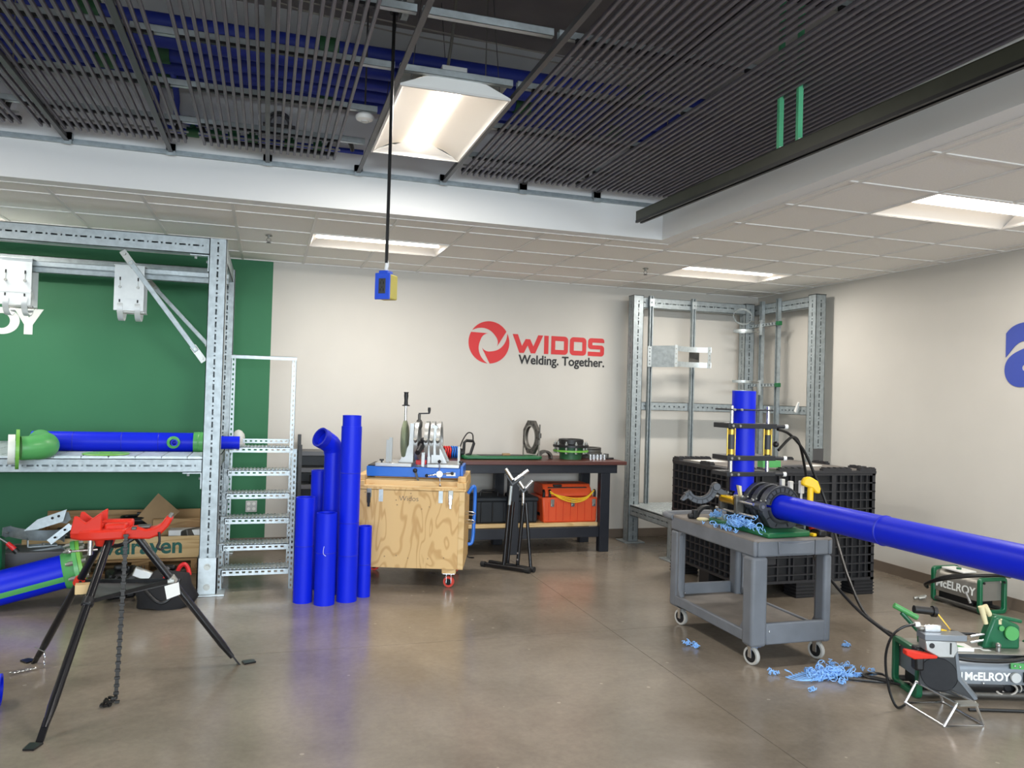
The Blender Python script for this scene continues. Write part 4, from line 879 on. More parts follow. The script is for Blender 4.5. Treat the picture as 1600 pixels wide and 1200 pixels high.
RT = frame((2.75, 8.10, 1.215), math.radians(-81))
oc = [(.185*math.cos(math.radians(22.5+45*k)), .195*math.sin(math.radians(22.5+45*k))) for k in range(8)]
oc2 = []; 
for k in range(8):
    a, b = oc[k], oc[(k+1) % 8]
    for j in range(5): oc2.append((a[0]+(b[0]-a[0])*j/5, a[1]+(b[1]-a[1])*j/5))
ic = [(.113*math.cos(math.radians(22.5+9*k)), .118*math.sin(math.radians(22.5+9*k))) for k in range(40)]
rg = build(G(RT).strip(oc2, ic, (0, 0, 0), (1, 0, 0), (0, 0, 1), (0, .035, 0), True), 'ring', 'iron', t, bev=.003)
ic2 = [(p[0]*1.1, p[1]*1.1) for p in ic]; build(G(RT).strip(ic2, ic, (0, -.004, 0), (1, 0, 0), (0, 0, 1), (0, .004, 0), True), 'inner_lip', 'zinc', rg)
for k in range(12): a = math.radians(30*k); build(G(RT).cyl((.153*math.cos(a), -.002, .158*math.sin(a)), (.153*math.cos(a), .01, .158*math.sin(a)), .011, n=8), 'bolt_hole', 'ink', rg)
for x in (-.19, .17): build(G(RT).bar((x, .02, -.233), (x*1.0, .02, -.02), .012, .016), 'stand_leg', 'zinc', t)
build(G(RT).cyl((.19, .015, -.02), (.19, .015, .145), .008, n=8).cyl((.19, .015, .0), (.19, .015, .05), .02, n=8), 'tension_screw', 'iron', t)
build(G().strip(arc(0, 0, .085, -8, 188, 20), arc(0, 0, .06, -8, 188, 20), (2.905, 8.0, zb+.012), (1, .1, 0), (0, 0, 1), (0, .09, 0)), 'half_shell', 'iron', loc=(2.9, 8.05, zb), label='small dark half-round pipe shell standing on the bench', cat='pipe shell', bev=.004)
t = thing('flange_assembly', 'bolted green and black pipe flange assembly on the bench', 'flange', (3.22, 8.08, zb)); fx, fy = 3.222, 8.08
build(G().hollow((fx, fy, zb), (fx, fy, 1.063), .122, .1, 36), 'green_stub', 'mcg' if 0 else 'pipeg', t)
build(G().lathe([(.1, 1.063), (.195, 1.063), (.195, 1.083), (.1, 1.083)], (fx, fy, 0), (0, 0, 1), 40, True), 'green_flange', 'greenl', t)
build(G().lathe([(.1, 1.083), (.14, 1.083), (.14, 1.112), (.1, 1.112)], (fx, fy, 0), (0, 0, 1), 40, True), 'gasket', 'pipeg', t)
build(G().lathe([(.1, 1.113), (.198, 1.113), (.198, 1.137), (.15, 1.145), (.143, 1.15), (.138, 1.198), (.12, 1.202), (.11, 1.19), (.1, 1.15)], (fx, fy, 0), (0, 0, 1), 40, True), 'black_flange', 'black', t)
for k in range(10):
    a = 2*PI*k/10+.28; x, y = fx+.172*math.cos(a), fy+.172*math.sin(a)
    build(G().cyl((x, y, 1.045), (x, y, 1.175), .008, n=8).cyl((x, y, 1.045), (x, y, 1.062), .017, n=6).cyl((x, y, 1.138), (x, y, 1.158), .017, n=6).cyl((x, y, 1.085), (x, y, 1.108), .014, n=6), 'bolt', 'zinc', t)
for i, (x, z, r, h) in enumerate(((3.52, zb, .15, .03), (3.525, zb+.032, .14, .03), (3.52, zb+.064, .135, .035), (3.515, zb+.101, .14, .018))):
    build(G().lathe([(r*.72, 0), (r, 0), (r, h), (r*.72, h)], (x, 8.26, z), (0, 0, 1), 32, True), 'reducer_ring', 'iron', loc=(x, 8.26, z), bev=.003, label=('bottom', 'second', 'third', 'topmost')[i]+' dark metal ring in the stack at the bench end', cat='ring', group='stacked metal rings')
for i in range(5): build(G().lathe([(.012, 0), (.019, 0), (.019, .055), (.012, .055), (.012, .02)], (3.425+.042*i, 8.0, zb), (0, 0, 1), 14), 'socket_bit', 'steel', loc=(3.425+.042*i, 8.0, zb), label='chrome socket standing in a row on the bench, %s from the left' % ('first', 'second', 'third', 'fourth', 'fifth')[i], cat='socket', group='chrome sockets on the bench')
t = thing('ratchet_tool', 'black ratchet tool lying at the right end of the bench', 'tool', (3.65, 8.05, zb))
build(G().box(3.62, 3.72, 8.02, 8.05, zb, zb+.02), 'handle', 'black', t, bev=.006); build(G().cyl((3.64, 8.06, zb+.02), (3.64, 8.06, zb+.06), .03, n=14), 'head', 'iron', t)
t = thing('hand_planer', 'hand tool wound in red and blue cable with a black loop handle on the bench', 'tool', (1.95, 8.1, zb))
build(G().cyl((1.80, 8.08, zb+.06), (2.0, 8.08, zb+.06), .045, n=16), 'motor_body', 'black', t)
for k, (x, m) in enumerate(((1.80, 'red'), (1.825, 'red'), (1.85, 'red'), (1.875, 'pblue'), (1.90, 'pblue'), (1.925, 'pblue'), (1.95, 'black'))):
    build(G().tube([(x+.004*math.sin(i), 8.08+.06*math.cos(2*PI*i/20), zb+.066+.058*math.sin(2*PI*i/20)) for i in range(20)], .009, 6, True), 'cable_turn', m, t)
build(G().tube([(2.0, 8.06, zb+.05), (2.005, 8.06, zb+.17), (2.03, 8.06, zb+.19), (2.10, 8.06, zb+.185), (2.11, 8.06, zb+.16), (2.075, 8.06, zb+.05), (2.03, 8.06, zb+.035)], .016, 8), 'loop_handle', 'black', t)
build(G().tube(spl([(1.96, 8.06, zb+.12), (1.99, 8.06, zb+.2), (2.04, 8.06, zb+.27), (2.09, 8.06, zb+.26), (2.10, 8.06, zb+.19)], 6), .007, 6), 'cord', 'cable', t)
build(G().box(1.60, 1.74, 8.3, 8.4, zb, zb+.09), 'parts_box', 'benchtop', loc=(1.67, 8.35, zb), bev=.004, label='small brown box on the bench behind the welding machine', cat='box')
sz = .312
for i, (x0, x1) in enumerate(((2.12, 2.47), (2.56, 2.80))):
    t = thing('equipment_case', ('left', 'right')[i]+' black equipment case on the bench shelf', 'case', ((x0+x1)/2, 8.12, sz), 'black cases under the bench')
    build(G().box(x0, x1, 7.92, 8.34, sz, sz+.235), 'body', 'case', t, bev=.02); build(G().box(x0-.008, x1+.008, 7.91, 8.35, sz+.225, sz+.275), 'lid', 'case', t, bev=.018)
    build(G().tube([(x0+.08, 8.06, sz+.27), (x0+.08, 8.06, sz+.315), (x0+.1, 8.06, sz+.33), (x1-.1, 8.06, sz+.33), (x1-.08, 8.06, sz+.315), (x1-.08, 8.06, sz+.27)], .013, 8), 'handle', 'black', t)
    for q in range(3): build(G().box(x0+.05+q*(x1-x0-.1)/2-.006, x0+.05+q*(x1-x0-.1)/2+.006, 7.905, 7.925, sz+.02, sz+.22), 'side_rib', 'black', t, bev=.003)
t = thing('orange_case', 'orange plastic case with steel latches and a yellow cord on the bench shelf', 'case', (3.15, 8.12, sz))
build(G().prism([(2.86, 0), (3.475, 0), (3.485, .27), (2.84, .27)], (0, 7.90, sz), (1, 0, 0), (0, 0, 1), (0, .42, 0)), 'body', 'orange', t, bev=.018)
for k in range(7): build(G().box(2.915+k*.083, 2.918+k*.083, 7.8965, 7.9, sz+.02, sz+.22), 'groove', 'vise', t)
ld = build(G().prism([(7.93, .275), (7.95, .315), (8.04, .40), (8.30, .40), (8.32, .275)], (2.88, 0, sz), (0, 1, 0), (0, 0, 1), (.56, 0, 0)), 'lid', 'orange', t, bev=.012)
build(G().prism([(0, 0), (.46, 0), (.42, .14), (.04, .14)], (2.93, 7.985, sz+.358), (1, 0, 0), (0, .95, .3), (0, 0, .004)), 'lid_panel', 'iron', ld)
build(G().box(3.0, 3.1, 8.0, 8.03, sz+.37, sz+.395), 'lid_handle', 'black', ld, bev=.006)
for x in (2.955, 3.19, 3.435):
    l = build(G().box(x-.02, x+.02, 7.888, 7.9, sz+.17, sz+.25), 'latch', 'zinc', t, bev=.003); build(G().cyl((x, 7.888, sz+.185), (x, 7.88, sz+.185), .014, n=10), 'latch_pin', 'steel', l)
for x in (2.865, 2.935, 3.455): build(G().tube([(x, 7.93, sz+.26), (x, 7.92, sz+.32), (x+.005, 7.95, sz+.34)], .015, 8), 'corner_clip', 'black', t)
build(G().box(2.853, 2.862, 8.0, 8.1, sz+.06, sz+.2), 'side_vent', 'ink', t)
for j in range(3): build(G().tube(spl([(2.93, 7.915, sz+.335-.01*j), (3.05, 7.875, sz+.275+.015*j-.02), (3.2, 7.87, sz+.25+.02*j-.03), (3.33, 7.873, sz+.27+.012*j-.02), (3.44, 7.91, sz+.34)], 8), .007, 6), 'cord_turn', 'yellow', t)

# ------------------------------------------------------------------ folded roller pipe stands
t = thing('pipe_stand', 'taller black pipe stand with a V of steel rollers in front of the bench', 'pipe stand', (2.23, 7.13, 0))
build(G().cyl((2.03, 7.34, .026), (2.40, 6.96, .026), .021, n=14), 'base_bar', 'blackm', t)
for p, q in (((2.03, 7.34, .026), (2.06, 7.31, .026)), ((2.365, 6.995, .026), (2.40, 6.96, .026))): build(G().cyl(p, q, .026, n=14), 'end_cap', 'rubber', t)
build(G().tube([(2.205, 7.17, .03), (2.235, 7.14, .62)], .019, 12), 'leg', 'blackm', t)
build(G().tube([(2.235, 7.14, .60), (2.247, 7.13, .80)], .015, 12), 'inner_tube', 'galvb', t)
build(G().prism([(-.07, .10), (.0, 0), (.11, .085), (.10, .10), (.0, .03), (-.055, .11)], (2.255, 7.12, .80), (.97, -.25, 0), (0, 0, 1), (.006, .02, 0)), 'v_yoke', 'blackm', t, bev=.003)
for p, q in (((2.25, 7.10, .862), (2.185, 7.125, .965)), ((2.268, 7.10, .858), (2.392, 7.07, .955))): build(G().cyl(p, q, .017, n=14), 'roller', 'steel', t)
t = thing('pipe_stand', 'shorter black pipe stand with one raised steel roller, right of its twin', 'pipe stand', (2.34, 7.05, 0))
build(G().cyl((2.13, 7.40, .026), (2.45, 7.0, .026), .021, n=14), 'base_bar', 'blackm', t)
build(G().cyl((2.43, 7.025, .026), (2.455, 6.994, .026), .026, n=14), 'end_cap', 'rubber', t)
for p, q in (((2.335, 7.145, .03), (2.365, 7.10, .64)), ((2.265, 7.24, .03), (2.29, 7.20, .64))): build(G().tube([p, q], .018, 12), 'leg', 'blackm', t)
build(G().tube([(2.43, 7.03, .04), (2.385, 7.09, .64)], .016, 12), 'brace_leg', 'blackm', t)
build(G().tube([(2.36, 7.10, .62), (2.358, 7.10, .74)], .015, 12), 'inner_tube', 'steel', t)
for z in (.10, .16): build(G().cyl((2.33, 7.125, z), (2.325, 7.118, z), .009, n=8), 'rivet', 'steel', t)
build(G().prism([(-.07, .09), (.0, 0), (.08, .085), (.07, .10), (.0, .03), (-.06, .10)], (2.358, 7.09, .73), (.97, -.25, 0), (0, 0, 1), (.006, .02, 0)), 'v_yoke', 'blackm', t, bev=.003)
for p, q in (((2.352, 7.075, .785), (2.312, 7.09, .845)), ((2.368, 7.07, .785), (2.432, 7.05, .86))): build(G().cyl(p, q, .016, n=14), 'roller', 'steel', t)

# ------------------------------------------------------------------ corner rack
t = thing('corner_rack', 'galvanised slotted-steel corner rack with upright struts behind the black container', 'rack', (4.95, 8.0, 0))
for x0, y0, f in ((4.04, 8.28, [FY, FX]), (5.73, 7.22, [FY, FX]), (5.60, 8.36, [FY, FX]), (4.04, 7.22, [FY])):
    h = 2.872 if (x0, y0) != (4.04, 7.22) else .44
    p = build(G().sect(2, x0, x0+.13, y0, y0+.13, .012, h, f), 'post', 'galv', t, sm=0)
    if h > 1: build(G().box(x0-.002, x0+.132, y0-.002, y0+.132, h, h+.006), 'post_cap', 'black', p)
    build(G().box(x0-.06, x0+.19, y0-.06, y0+.19, 0, .012), 'base_plate', 'galvb', p, bev=.002)
build(G().sect(0, 4.17, 5.60, 8.36, 8.46, 2.745, 2.868, [FY]), 'top_beam', 'galv', t, sm=0)
build(G().sect(1, 5.77, 5.86, 7.35, 8.49, 2.745, 2.868, [FX]), 'top_beam', 'galv', t, sm=0)
build(G().sect(0, 4.17, 5.60, 8.37, 8.45, 1.535, 1.633, [FY], slots=holes(.065, .018), sw=.016), 'mid_beam', 'galv', t, sm=0)
build(G().sect(1, 5.77, 5.86, 7.35, 8.49, 1.535, 1.633, [FX], slots=holes(.065, .018), sw=.016), 'mid_beam', 'galv', t, sm=0)
build(G().sect(1, 4.055, 4.155, 7.35, 8.28, .32, .425, [FX]), 'low_beam', 'galv', t, sm=0)
build(G().sect(0, 4.17, 5.73, 7.24, 7.34, .32, .425, [FY]), 'low_beam', 'galv', t, sm=0)
g = G().box(4.06, 5.8, 7.24, 8.42, .428, .44)
build(g, 'deck_plate', 'galvb', t, bev=.002)
g = G()
for i in range(24):
    for j in range(16): g.cyl((4.12+i*.07, 7.29+j*.07, .44), (4.12+i*.07, 7.29+j*.07, .444), .018, .014, n=6)
build(g, 'deck_stud', 'galv', t, kind='stuff', sm=0)
def strut(x, y, z0, z1, nx, ny):      # open channel facing (nx, ny)
    n_ = V((nx, ny, 0)); s_ = V((-ny, nx, 0)); o = V((x, y, z0)); w_, dp = .046, .046
    g = G().par(o-s_*w_/2, s_*w_, n_*.003, V((0, 0, z1-z0))).par(o-s_*w_/2, s_*.003, n_*dp, V((0, 0, z1-z0))).par(o+s_*(w_/2-.003), s_*.003, n_*dp, V((0, 0, z1-z0)))
    g.par(o-s_*w_/2+n_*(dp-.003), s_*.013, n_*.003, V((0, 0, z1-z0))).par(o+s_*(w_/2-.013)+n_*(dp-.003), s_*.013, n_*.003, V((0, 0, z1-z0)))
    return build(g, 'strut', 'galv', t, sm=0)
for x in (4.29, 4.855): strut(x, 8.355, .44, 2.885, 0, -1)
for y in (8.22, 7.90): strut(5.765, y, .44, 2.90, -1, 0)
for x in (4.29, 4.855): build(G().box(x-.03, x+.03, 8.300, 8.308, 2.76, 2.85).cyl((x, 8.30, 2.805), (x, 8.285, 2.805), .012, n=6), 'strut_clip', 'galvb', t)
build(G().box(4.172, 4.24, 8.38, 8.44, 2.735, 2.743).box(4.17, 4.178, 8.38, 8.44, 2.62, 2.743), 'corner_bracket', 'galvb', t)
t = thing('wall_pipe_clamp', 'large galvanised pipe clamp with two curved bands on the corner rack struts', 'pipe clamp', (4.6, 8.2, 2.05))
build(G().box(4.245, 4.295, 8.296, 8.304, 2.045, 2.29), 'strut_plate', 'galvb', t, bev=.002)
for z in (2.08, 2.12, 2.17, 2.22, 2.26): build(G().cyl((4.27, 8.296, z), (4.27, 8.2945, z), .007, n=8), 'hole', 'ink', t)
build(G().prism([(4.295, 8.30), (4.30, 8.296), (4.488, 8.10), (4.496, 8.106)], (0, 0, 2.045), (1, 0, 0), (0, 1, 0), (0, 0, .25)), 'arm_plate', 'galv', t)
for x, y in ((4.49, 8.10), (4.96, 8.15)):
    build(G().box(x-.002, x+.036, y-.006, y, 2.05, 2.305), 'lug_plate', 'galvb', t, bev=.001)
    for z in (2.09, 2.15, 2.20, 2.26): build(G().cyl((x+.017, y-.006, z), (x+.017, y-.0085, z), .008, n=8), 'bolt', 'zinc', t)
for z in (2.055, 2.235):
    A_ = [(4.52+.48*i/14, 8.10+.04*i/14+.085*math.sin(PI*i/14)) for i in range(15)]; B_ = [(p[0], p[1]+.005) for p in A_]
    build(G().strip(A_, B_, (0, 0, z), (1, 0, 0), (0, 1, 0), (0, 0, .062)), 'band', 'galvb', t)
build(G().box(4.79, 4.925, 8.29, 8.296, 2.10, 2.24), 'rear_plate', 'iron', t)
for i, (z, lab) in enumerate(((2.60, 'upper slotted clamp arm with ring clamps on the corner struts'), (1.875, 'lower slotted clamp arm with ring clamps just above the vertical blue pipe'))):
    t = thing('strut_clamp_arm', lab, 'pipe clamp', (5.70, 8.0, z), 'ring clamp arms on the corner rack')
    build(G().sect(1, 5.680, 5.718, 7.84, 8.42, z-.02, z+.02, [FX], slots=holes(.06, .028), sw=.02, t=.003), 'arm', 'galvb', t, sm=0)
    build(G().box(5.676, 5.722, 7.80, 7.86, z-.024, z+.024), 'end_cap', 'tray', t, bev=.003)
    build(G().box(5.655, 5.68, 8.12, 8.16, z-.12, z+.06), 'mount_plate', 'galvb', t, bev=.002)
    for zz in (z+.035, z-.085):
        build(G().cyl((5.66, 8.14, zz), (5.53, 8.14, zz), .006, n=8), 'stud', 'zinc', t)
        tilt = (0, 0, 1) if not (i == 0 and zz > z) else (.55, .5, .6)
        c = V((5.42, 8.14, zz)) if tilt == (0, 0, 1) else V((5.40, 8.12, zz+.05))
        build(G().lathe([(.105, -.014), (.110, -.014), (.110, .014), (.105, .014)], c, tilt, 32, True), 'ring_clamp', 'galvb', t)
build(G().prism([(0, 0), (.06, .10), (.075, .09), (.03, -.02)], (5.72, 7.55, 1.58), (0, -1, 0), (0, 0, 1), (.02, 0, 0)), 'cable_tie', 'white', loc=(5.73, 7.5, 1.58), label='white strip of tape on the right side beam of the corner rack', cat='tape')
build(G(frame((5.62, 7.0, 0), .3)).box(-.09, .09, -.004, .004, 0, 1.19), 'steel_sheet', 'tee', loc=(5.62, 7.0, 0), bev=.002, label='grey sheet standing behind the black container under the right rack post', cat='sheet')
# ------------------------------------------------------------------ black bulk container
X0, X1, Y0, Y1, HT = 3.80, 5.16, 5.66, 6.84, 1.10
t = thing('bulk_container', 'large black ribbed plastic bulk container behind the grey cart', 'container', (4.48, 6.25, 0))
build(G().box(X0+.035, X1-.035, Y0+.035, Y1-.035, .13, 1.06), 'core', 'containf', t)
def ribface(name, o, u, n, W, hs, vs, z0, z1):
    g = G(); o, u, n = V(o), V(u), V(n)
    for z, h in hs: g.par(o+V((0, 0, z)), u*W, n*.034, V((0, 0, h)))
    for a, w_, lo, hi in vs: g.par(o+u*a+V((0, 0, lo)), u*w_, n*.030, V((0, 0, hi-lo)))
    return build(g, name, 'contain', t, bev=0, sm=0, kind='stuff')
hs = [(.13, .022), (.195, .010), (.27, .010), (.345, .010), (.42, .010), (.50, .010), (.575, .016), (.60, .016), (.675, .010), (.75, .010), (.825, .010), (.90, .010), (.975, .010), (1.045, .03)]
W = X1-X0
vsf = [(a, w_, .13, 1.07) for a, w_ in ((0, .035), (.075, .010), (.135, .010), (.195, .010), (.36, .012), (.475, .012), (.52, .010), (.66, .012), (.72, .010), (.90, .045), (.985, .010), (1.06, .010), (1.12, .010), (1.20, .010), (1.265, .010), (1.325, .035))]
ribface('front_ribs', (X0, Y0+.035, 0), (1, 0, 0), (0, -1, 0), W, hs, vsf, .13, 1.07)
WL = Y1-Y0
vsl = [(a, w_, .13, 1.07) for a, w_ in [(0, .035)]+[(.07+.083*k, .010) for k in range(13)]+[(WL-.035, .035)]]
ribface('side_ribs', (X0+.035, Y0, 0), (0, 1, 0), (-1, 0, 0), WL, hs, vsl, .13, 1.07)
ribface('side_ribs', (X1-.035, Y0, 0), (0, 1, 0), (1, 0, 0), WL, hs, vsl, .13, 1.07)
for a, b, z0, z1 in ((.22, .355, .64, .80), (.53, .655, .64, .86), (.735, .89, .30, .47), (.22, .355, .29, .47), (.37, .47, .84, .97)):
    build(G().box(X0+a, X0+b, Y0+.012, Y0+.03, z0, z1), 'smooth_panel', 'contain', t, bev=.004)
for k, (a, b) in enumerate(((.0, .2), (.56, .74), (1.16, 1.36))):
    for y in (Y0+.01, Y1-.17):
        f = build(G().box(X0+a, X0+b, y, y+.16, 0, .13), 'foot', 'containf', t)
        for z in (.012, .04, .068, .096): build(G().box(X0+a-.006, X0+b+.006, y-.008, y+.166, z, z+.009), 'foot_rib', 'contain', f)
build(G().box(X0+.01, X0+.15, Y0+.5, Y0+.66, 0, .13), 'foot', 'containf', t)
build(G().box(X0-.004, X1+.004, Y0-.004, Y1+.004, 1.06, 1.085), 'lid', 'cartdirty' if 0 else 'contain', t, bev=.004)
build(G().box(X0+.06, X1-.06, Y0+.06, Y1-.06, 1.085, 1.089), 'lid_surface', 'cartdirty', t)
def rim(x0, y0, x1, y1):
    n = max(2, int((abs(x1-x0)+abs(y1-y0))/.055)); g = G().box(min(x0, x1)-.0, max(x0, x1)+(.045 if x0 == x1 else 0), min(y0, y1), max(y0, y1)+(.045 if y0 == y1 else 0), 1.085, 1.105)
    for k in range(n):
        p = (k+.25)/n; x, y = x0+(x1-x0)*p, y0+(y1-y0)*p
        g.box(x, x+(.03 if y0 == y1 else .045), y, y+(.045 if y0 == y1 else .03), 1.105, 1.115)
    build(g, 'rim_block', 'contain', t, sm=0)
rim(X0, Y0, X0+.22, Y0); rim(X0+.36, Y0, X0+.62, Y0); rim(X0+.8, Y0, X0+1.1, Y0); rim(X1-.17, Y0, X1, Y0)
rim(X0, Y0+.1, X0, Y0+.2); rim(X0, Y0+.5, X0, Y0+.68); rim(X0, Y1-.12, X0, Y1-.04); rim(X0, Y1-.045, X0+.4, Y1-.045); rim(X0+.7, Y1-.045, X1, Y1-.045); rim(X1-.045, Y0+.1, X1-.045, Y0+.3); rim(X1-.045, Y0+.6, X1-.045, Y0+.8)
build(G().box(4.05, 4.23, 5.74, 5.82, 1.106, 1.165), 'green_carton', 'greenp', loc=(4.14, 5.78, 1.09), bev=.003, label='small green box on the container lid behind the vertical pipe', cat='box')
build(G(frame((4.78, 6.05, 1.09), .4)).box(-.13, .13, -.04, .04, 0, .008), 'paper_strip', 'paper', loc=(4.78, 6.05, 1.09), label='white paper strip on the right of the black container lid', cat='paper')
build(G(frame((4.0, 6.55, 1.09), .1)).box(-.11, .16, -.1, .1, 0, .004), 'paper_sheet', 'paper', loc=(4.0, 6.55, 1.09), label='pale sheet at the left rear of the container lid', cat='paper')
build(G().prism([(0, 0), (.26, .05), (.34, .16), (.1, .12)], (4.32, 5.85, 1.09), (1, 0, 0), (0, 1, 0), (0, 0, .02)), 'dark_sheet', 'tee', loc=(4.4, 5.9, 1.09), label='dark folded sheet on the middle of the container lid', cat='sheet')

# ------------------------------------------------------------------ grey utility cart
t = thing('utility_cart', 'grey plastic utility cart on four castors carrying the pipe fusion machine', 'cart', (3.22, 4.8, 0))
cx0, cx1, cy0, cy1 = 2.925, 3.515, 4.215, 5.27
build(G().box(cx0, cx1, cy0, cy1, .775, .80), 'top_shelf', 'cartdirty', t, bev=.012)
build(G().box(cx0, cx0+.03, cy0, cy1, .69, .795).box(cx1-.03, cx1, cy0, cy1, .69, .795).box(cx0+.03, cx1-.03, cy0, cy0+.03, .69, .795).box(cx0+.03, cx1-.03, cy1-.03, cy1, .69, .795), 'top_skirt', 'cart', t, bev=.012)
build(G().prism([(3.10, .705), (3.36, .705), (3.365, .785), (3.30, .777), (3.23, .774), (3.16, .777), (3.095, .785)], (0, cy0-.012, 0), (1, 0, 0), (0, 0, 1), (0, .014, 0)), 'badge_panel', 'cart', t, bev=.004)
build(G().box(3.375, 3.378, cy0-.002, cy0+.002, .692, .79), 'seam', 'ink', t)
hd = [(cx0+.005, cy1-.03), (cx0+.0, cy1+.07), (cx0+.05, cy1+.135), (3.22, cy1+.15), (cx1-.05, cy1+.135), (cx1, cy1+.07), (cx1-.005, cy1-.03)]
build(G().tube(spl([(x, y, .785) for x, y in hd], 6), .022, 10), 'push_handle', 'cart', t)
build(G().box(cx0+.03, cx1-.03, cy1, cy1+.11, .745, .765).box(cx0+.03, cx1-.03, cy1+.1, cy1+.115, .745, .79), 'handle_tray', 'cart', t, bev=.005)
for x, y, w_, d_ in ((cx0-.01, cy0-.005, .115, .11), (cx1-.06, cy0, .06, .10), (cx0, cy1-.10, .08, .10), (cx1-.08, cy1-.10, .08, .10)):
    build(G().box(x, x+w_, y, y+d_, .13, .69), 'leg', 'cart', t, bev=.02, seg=3)
build(G().box(cx0+.01, cx1-.01, cy0+.01, cy1-.01, .185, .205), 'lower_shelf', 'cartdirty', t, bev=.006)
build(G().box(cx0+.10, cx1-.05, cy0-.002, cy0+.03, .14, .275), 'lower_front_lip', 'cart', t, bev=.010)
build(G().box(cx0+.07, cx1-.07, cy1-.03, cy1, .14, .285), 'lower_rear_lip', 'cart', t, bev=.010)
for x in (cx0, cx1-.03): build(G().box(x, x+.03, cy0+.08, cy1-.08, .145, .215), 'lower_side_lip', 'cart', t, bev=.008)
for y, s in ((cy0+.10, 1), (cy1-.10, -1)):
    for x in (cx0+.008, cx1-.04): 
        build(G().prism([(0, .69), (s*.05, .69), (s*.022, .66), (s*.022, .27), (s*.055, .215), (0, .215)], (x, y, 0), (0, 1, 0), (0, 0, 1), (.03, 0, 0)), 'leg_web', 'cart', t, bev=.004)
for x, y in ((2.975, 4.275), (3.47, 4.285), (2.975, 5.16), (3.47, 5.16)):
    cs = build(G().box(x-.035, x+.035, y-.035, y+.035, .122, .132).box(x-.024, x-.020, y-.012, y+.022, .05, .122).box(x+.020, x+.024, y-.012, y+.022, .05, .122), 'castor_fork', 'steel', t)
    ax = V((1, .25, 0)).normalized(); c = V((x, y+.012, .058))
    build(G().lathe([(.042, -.014), (.055, -.014), (.058, -.008), (.058, .008), (.055, .014), (.042, .014)], c, ax, 28, True), 'castor_tyre', 'wheelg', cs)
    build(G().cyl(c-ax*.012, c+ax*.012, .043, n=24), 'castor_disc', 'black', cs); build(G().cyl(c-ax*.02, c+ax*.02, .010, n=10), 'castor_axle', 'steel', cs)
for y in (4.28, 4.29): pass
for x, y, z in ((cx0+.12, cy0-.004, .225), (cx0+.05, 5.16, .235), (cx0+.07, 5.16, .235)): build(G().ball((x, y, z), .006), 'rivet', 'steel', t)

# ------------------------------------------------------------------ fusion machine, horizontal carriage
PX, PZ, PR = 3.26, .972, .080
t = thing('fusion_carriage', 'dark cast-metal pipe fusion carriage clamping the long blue pipe on the cart', 'fusion machine', (3.25, 4.6, .80))
sk = build(G().prism([(3.04, 4.235), (3.375, 4.265), (3.40, 4.30), (3.40, 4.93), (3.10, 4.97), (3.02, 4.90)], (0, 0, .80), (1, 0, 0), (0, 1, 0), (0, 0, .034)), 'skid', 'tray', t, bev=.010)
def jaw(y, th, upper=True):
    lo_in = arc(PX, PZ, PR+.003, 180, 360, 20); lo_out = [(PX-.15, PZ+.0), (PX-.165, PZ-.02), (PX-.16, PZ-.05), (PX-.135, PZ-.075)]+[(PX-.13+.0*i, PZ-.09) for i in range(1)]
    lo_out = []
    for i in range(21):
        s = i/20
        pts = [(PX-.145, PZ+.0), (PX-.15, PZ-.04), (PX-.12, PZ-.08), (PX-.085, PZ-.138), (PX, PZ-.138), (PX+.10, PZ-.138), (PX+.13, PZ-.08), (PX+.15, PZ-.04), (PX+.14, PZ)]
        f = s*(len(pts)-1); k = min(int(f), len(pts)-2); r_ = f-k
        lo_out.append((pts[k][0]+(pts[k+1][0]-pts[k][0])*r_, pts[k][1]+(pts[k+1][1]-pts[k][1])*r_))
    j = build(G().strip(lo_out, lo_in, (0, y, 0), (1, 0, 0), (0, 0, 1), (0, th, 0)), 'lower_jaw', 'clamp', t, bev=.004)
    rl = arc(PX, PZ, PR+.02, 190, 350, 16); rl2 = arc(PX, PZ, PR+.032, 190, 350, 16); build(G().strip(rl, rl2, (0, y-.006, 0), (1, 0, 0), (0, 0, 1), (0, .006, 0)), 'rib', 'clampd', j)
    for a in (215, 250, 290, 325):
        c_, s_ = math.cos(math.radians(a)), math.sin(math.radians(a)); build(G().bar((PX+c_*.114, y-.003, PZ+s_*.114), (PX+c_*.142, y-.003, PZ+s_*.135), .006, .006), 'web', 'clampd', j)
    if upper:
        u_ = build(G().strip(arc(PX, PZ, .142, 12, 172, 24), arc(PX, PZ, PR+.003, 12, 172, 24), (0, y, 0), (1, 0, 0), (0, 0, 1), (0, th, 0)), 'upper_jaw', 'clamp', t, bev=.004)
        build(G().strip(arc(PX, PZ, .135, 16, 168, 24), arc(PX, PZ, .128, 16, 168, 24), (0, y-.005, 0), (1, 0, 0), (0, 0, 1), (0, .005, 0)).strip(arc(PX, PZ, .100, 16, 168, 24), arc(PX, PZ, .092, 16, 168, 24), (0, y-.007, 0), (1, 0, 0), (0, 0, 1), (0, .007, 0)), 'rib', 'clampd', u_)
        for a in range(30, 165, 17):
            c_, s_ = math.cos(math.radians(a)), math.sin(math.radians(a)); build(G().bar((PX+c_*.10, y-.003, PZ+s_*.10), (PX+c_*.13, y-.003, PZ+s_*.13), .005, .006), 'web', 'clampd', u_)
    hg = build(G().cyl((PX-.155, y-.01, PZ+.005), (PX-.155, y+th+.005, PZ+.005), .03, n=14), 'hinge', 'clamp', t, bev=.003)
    build(G().cyl((PX-.155, y-.014, PZ+.005), (PX-.155, y-.009, PZ+.005), .012, n=10).ball((PX-.135, y-.01, PZ+.045), .007).ball((PX-.17, y-.008, PZ+.045), .006), 'hinge_bolt', 'zinc', hg)
jaw(4.40, .055); jaw(4.50, .05); jaw(4.60, .05)
jaw(4.80, .045, False)
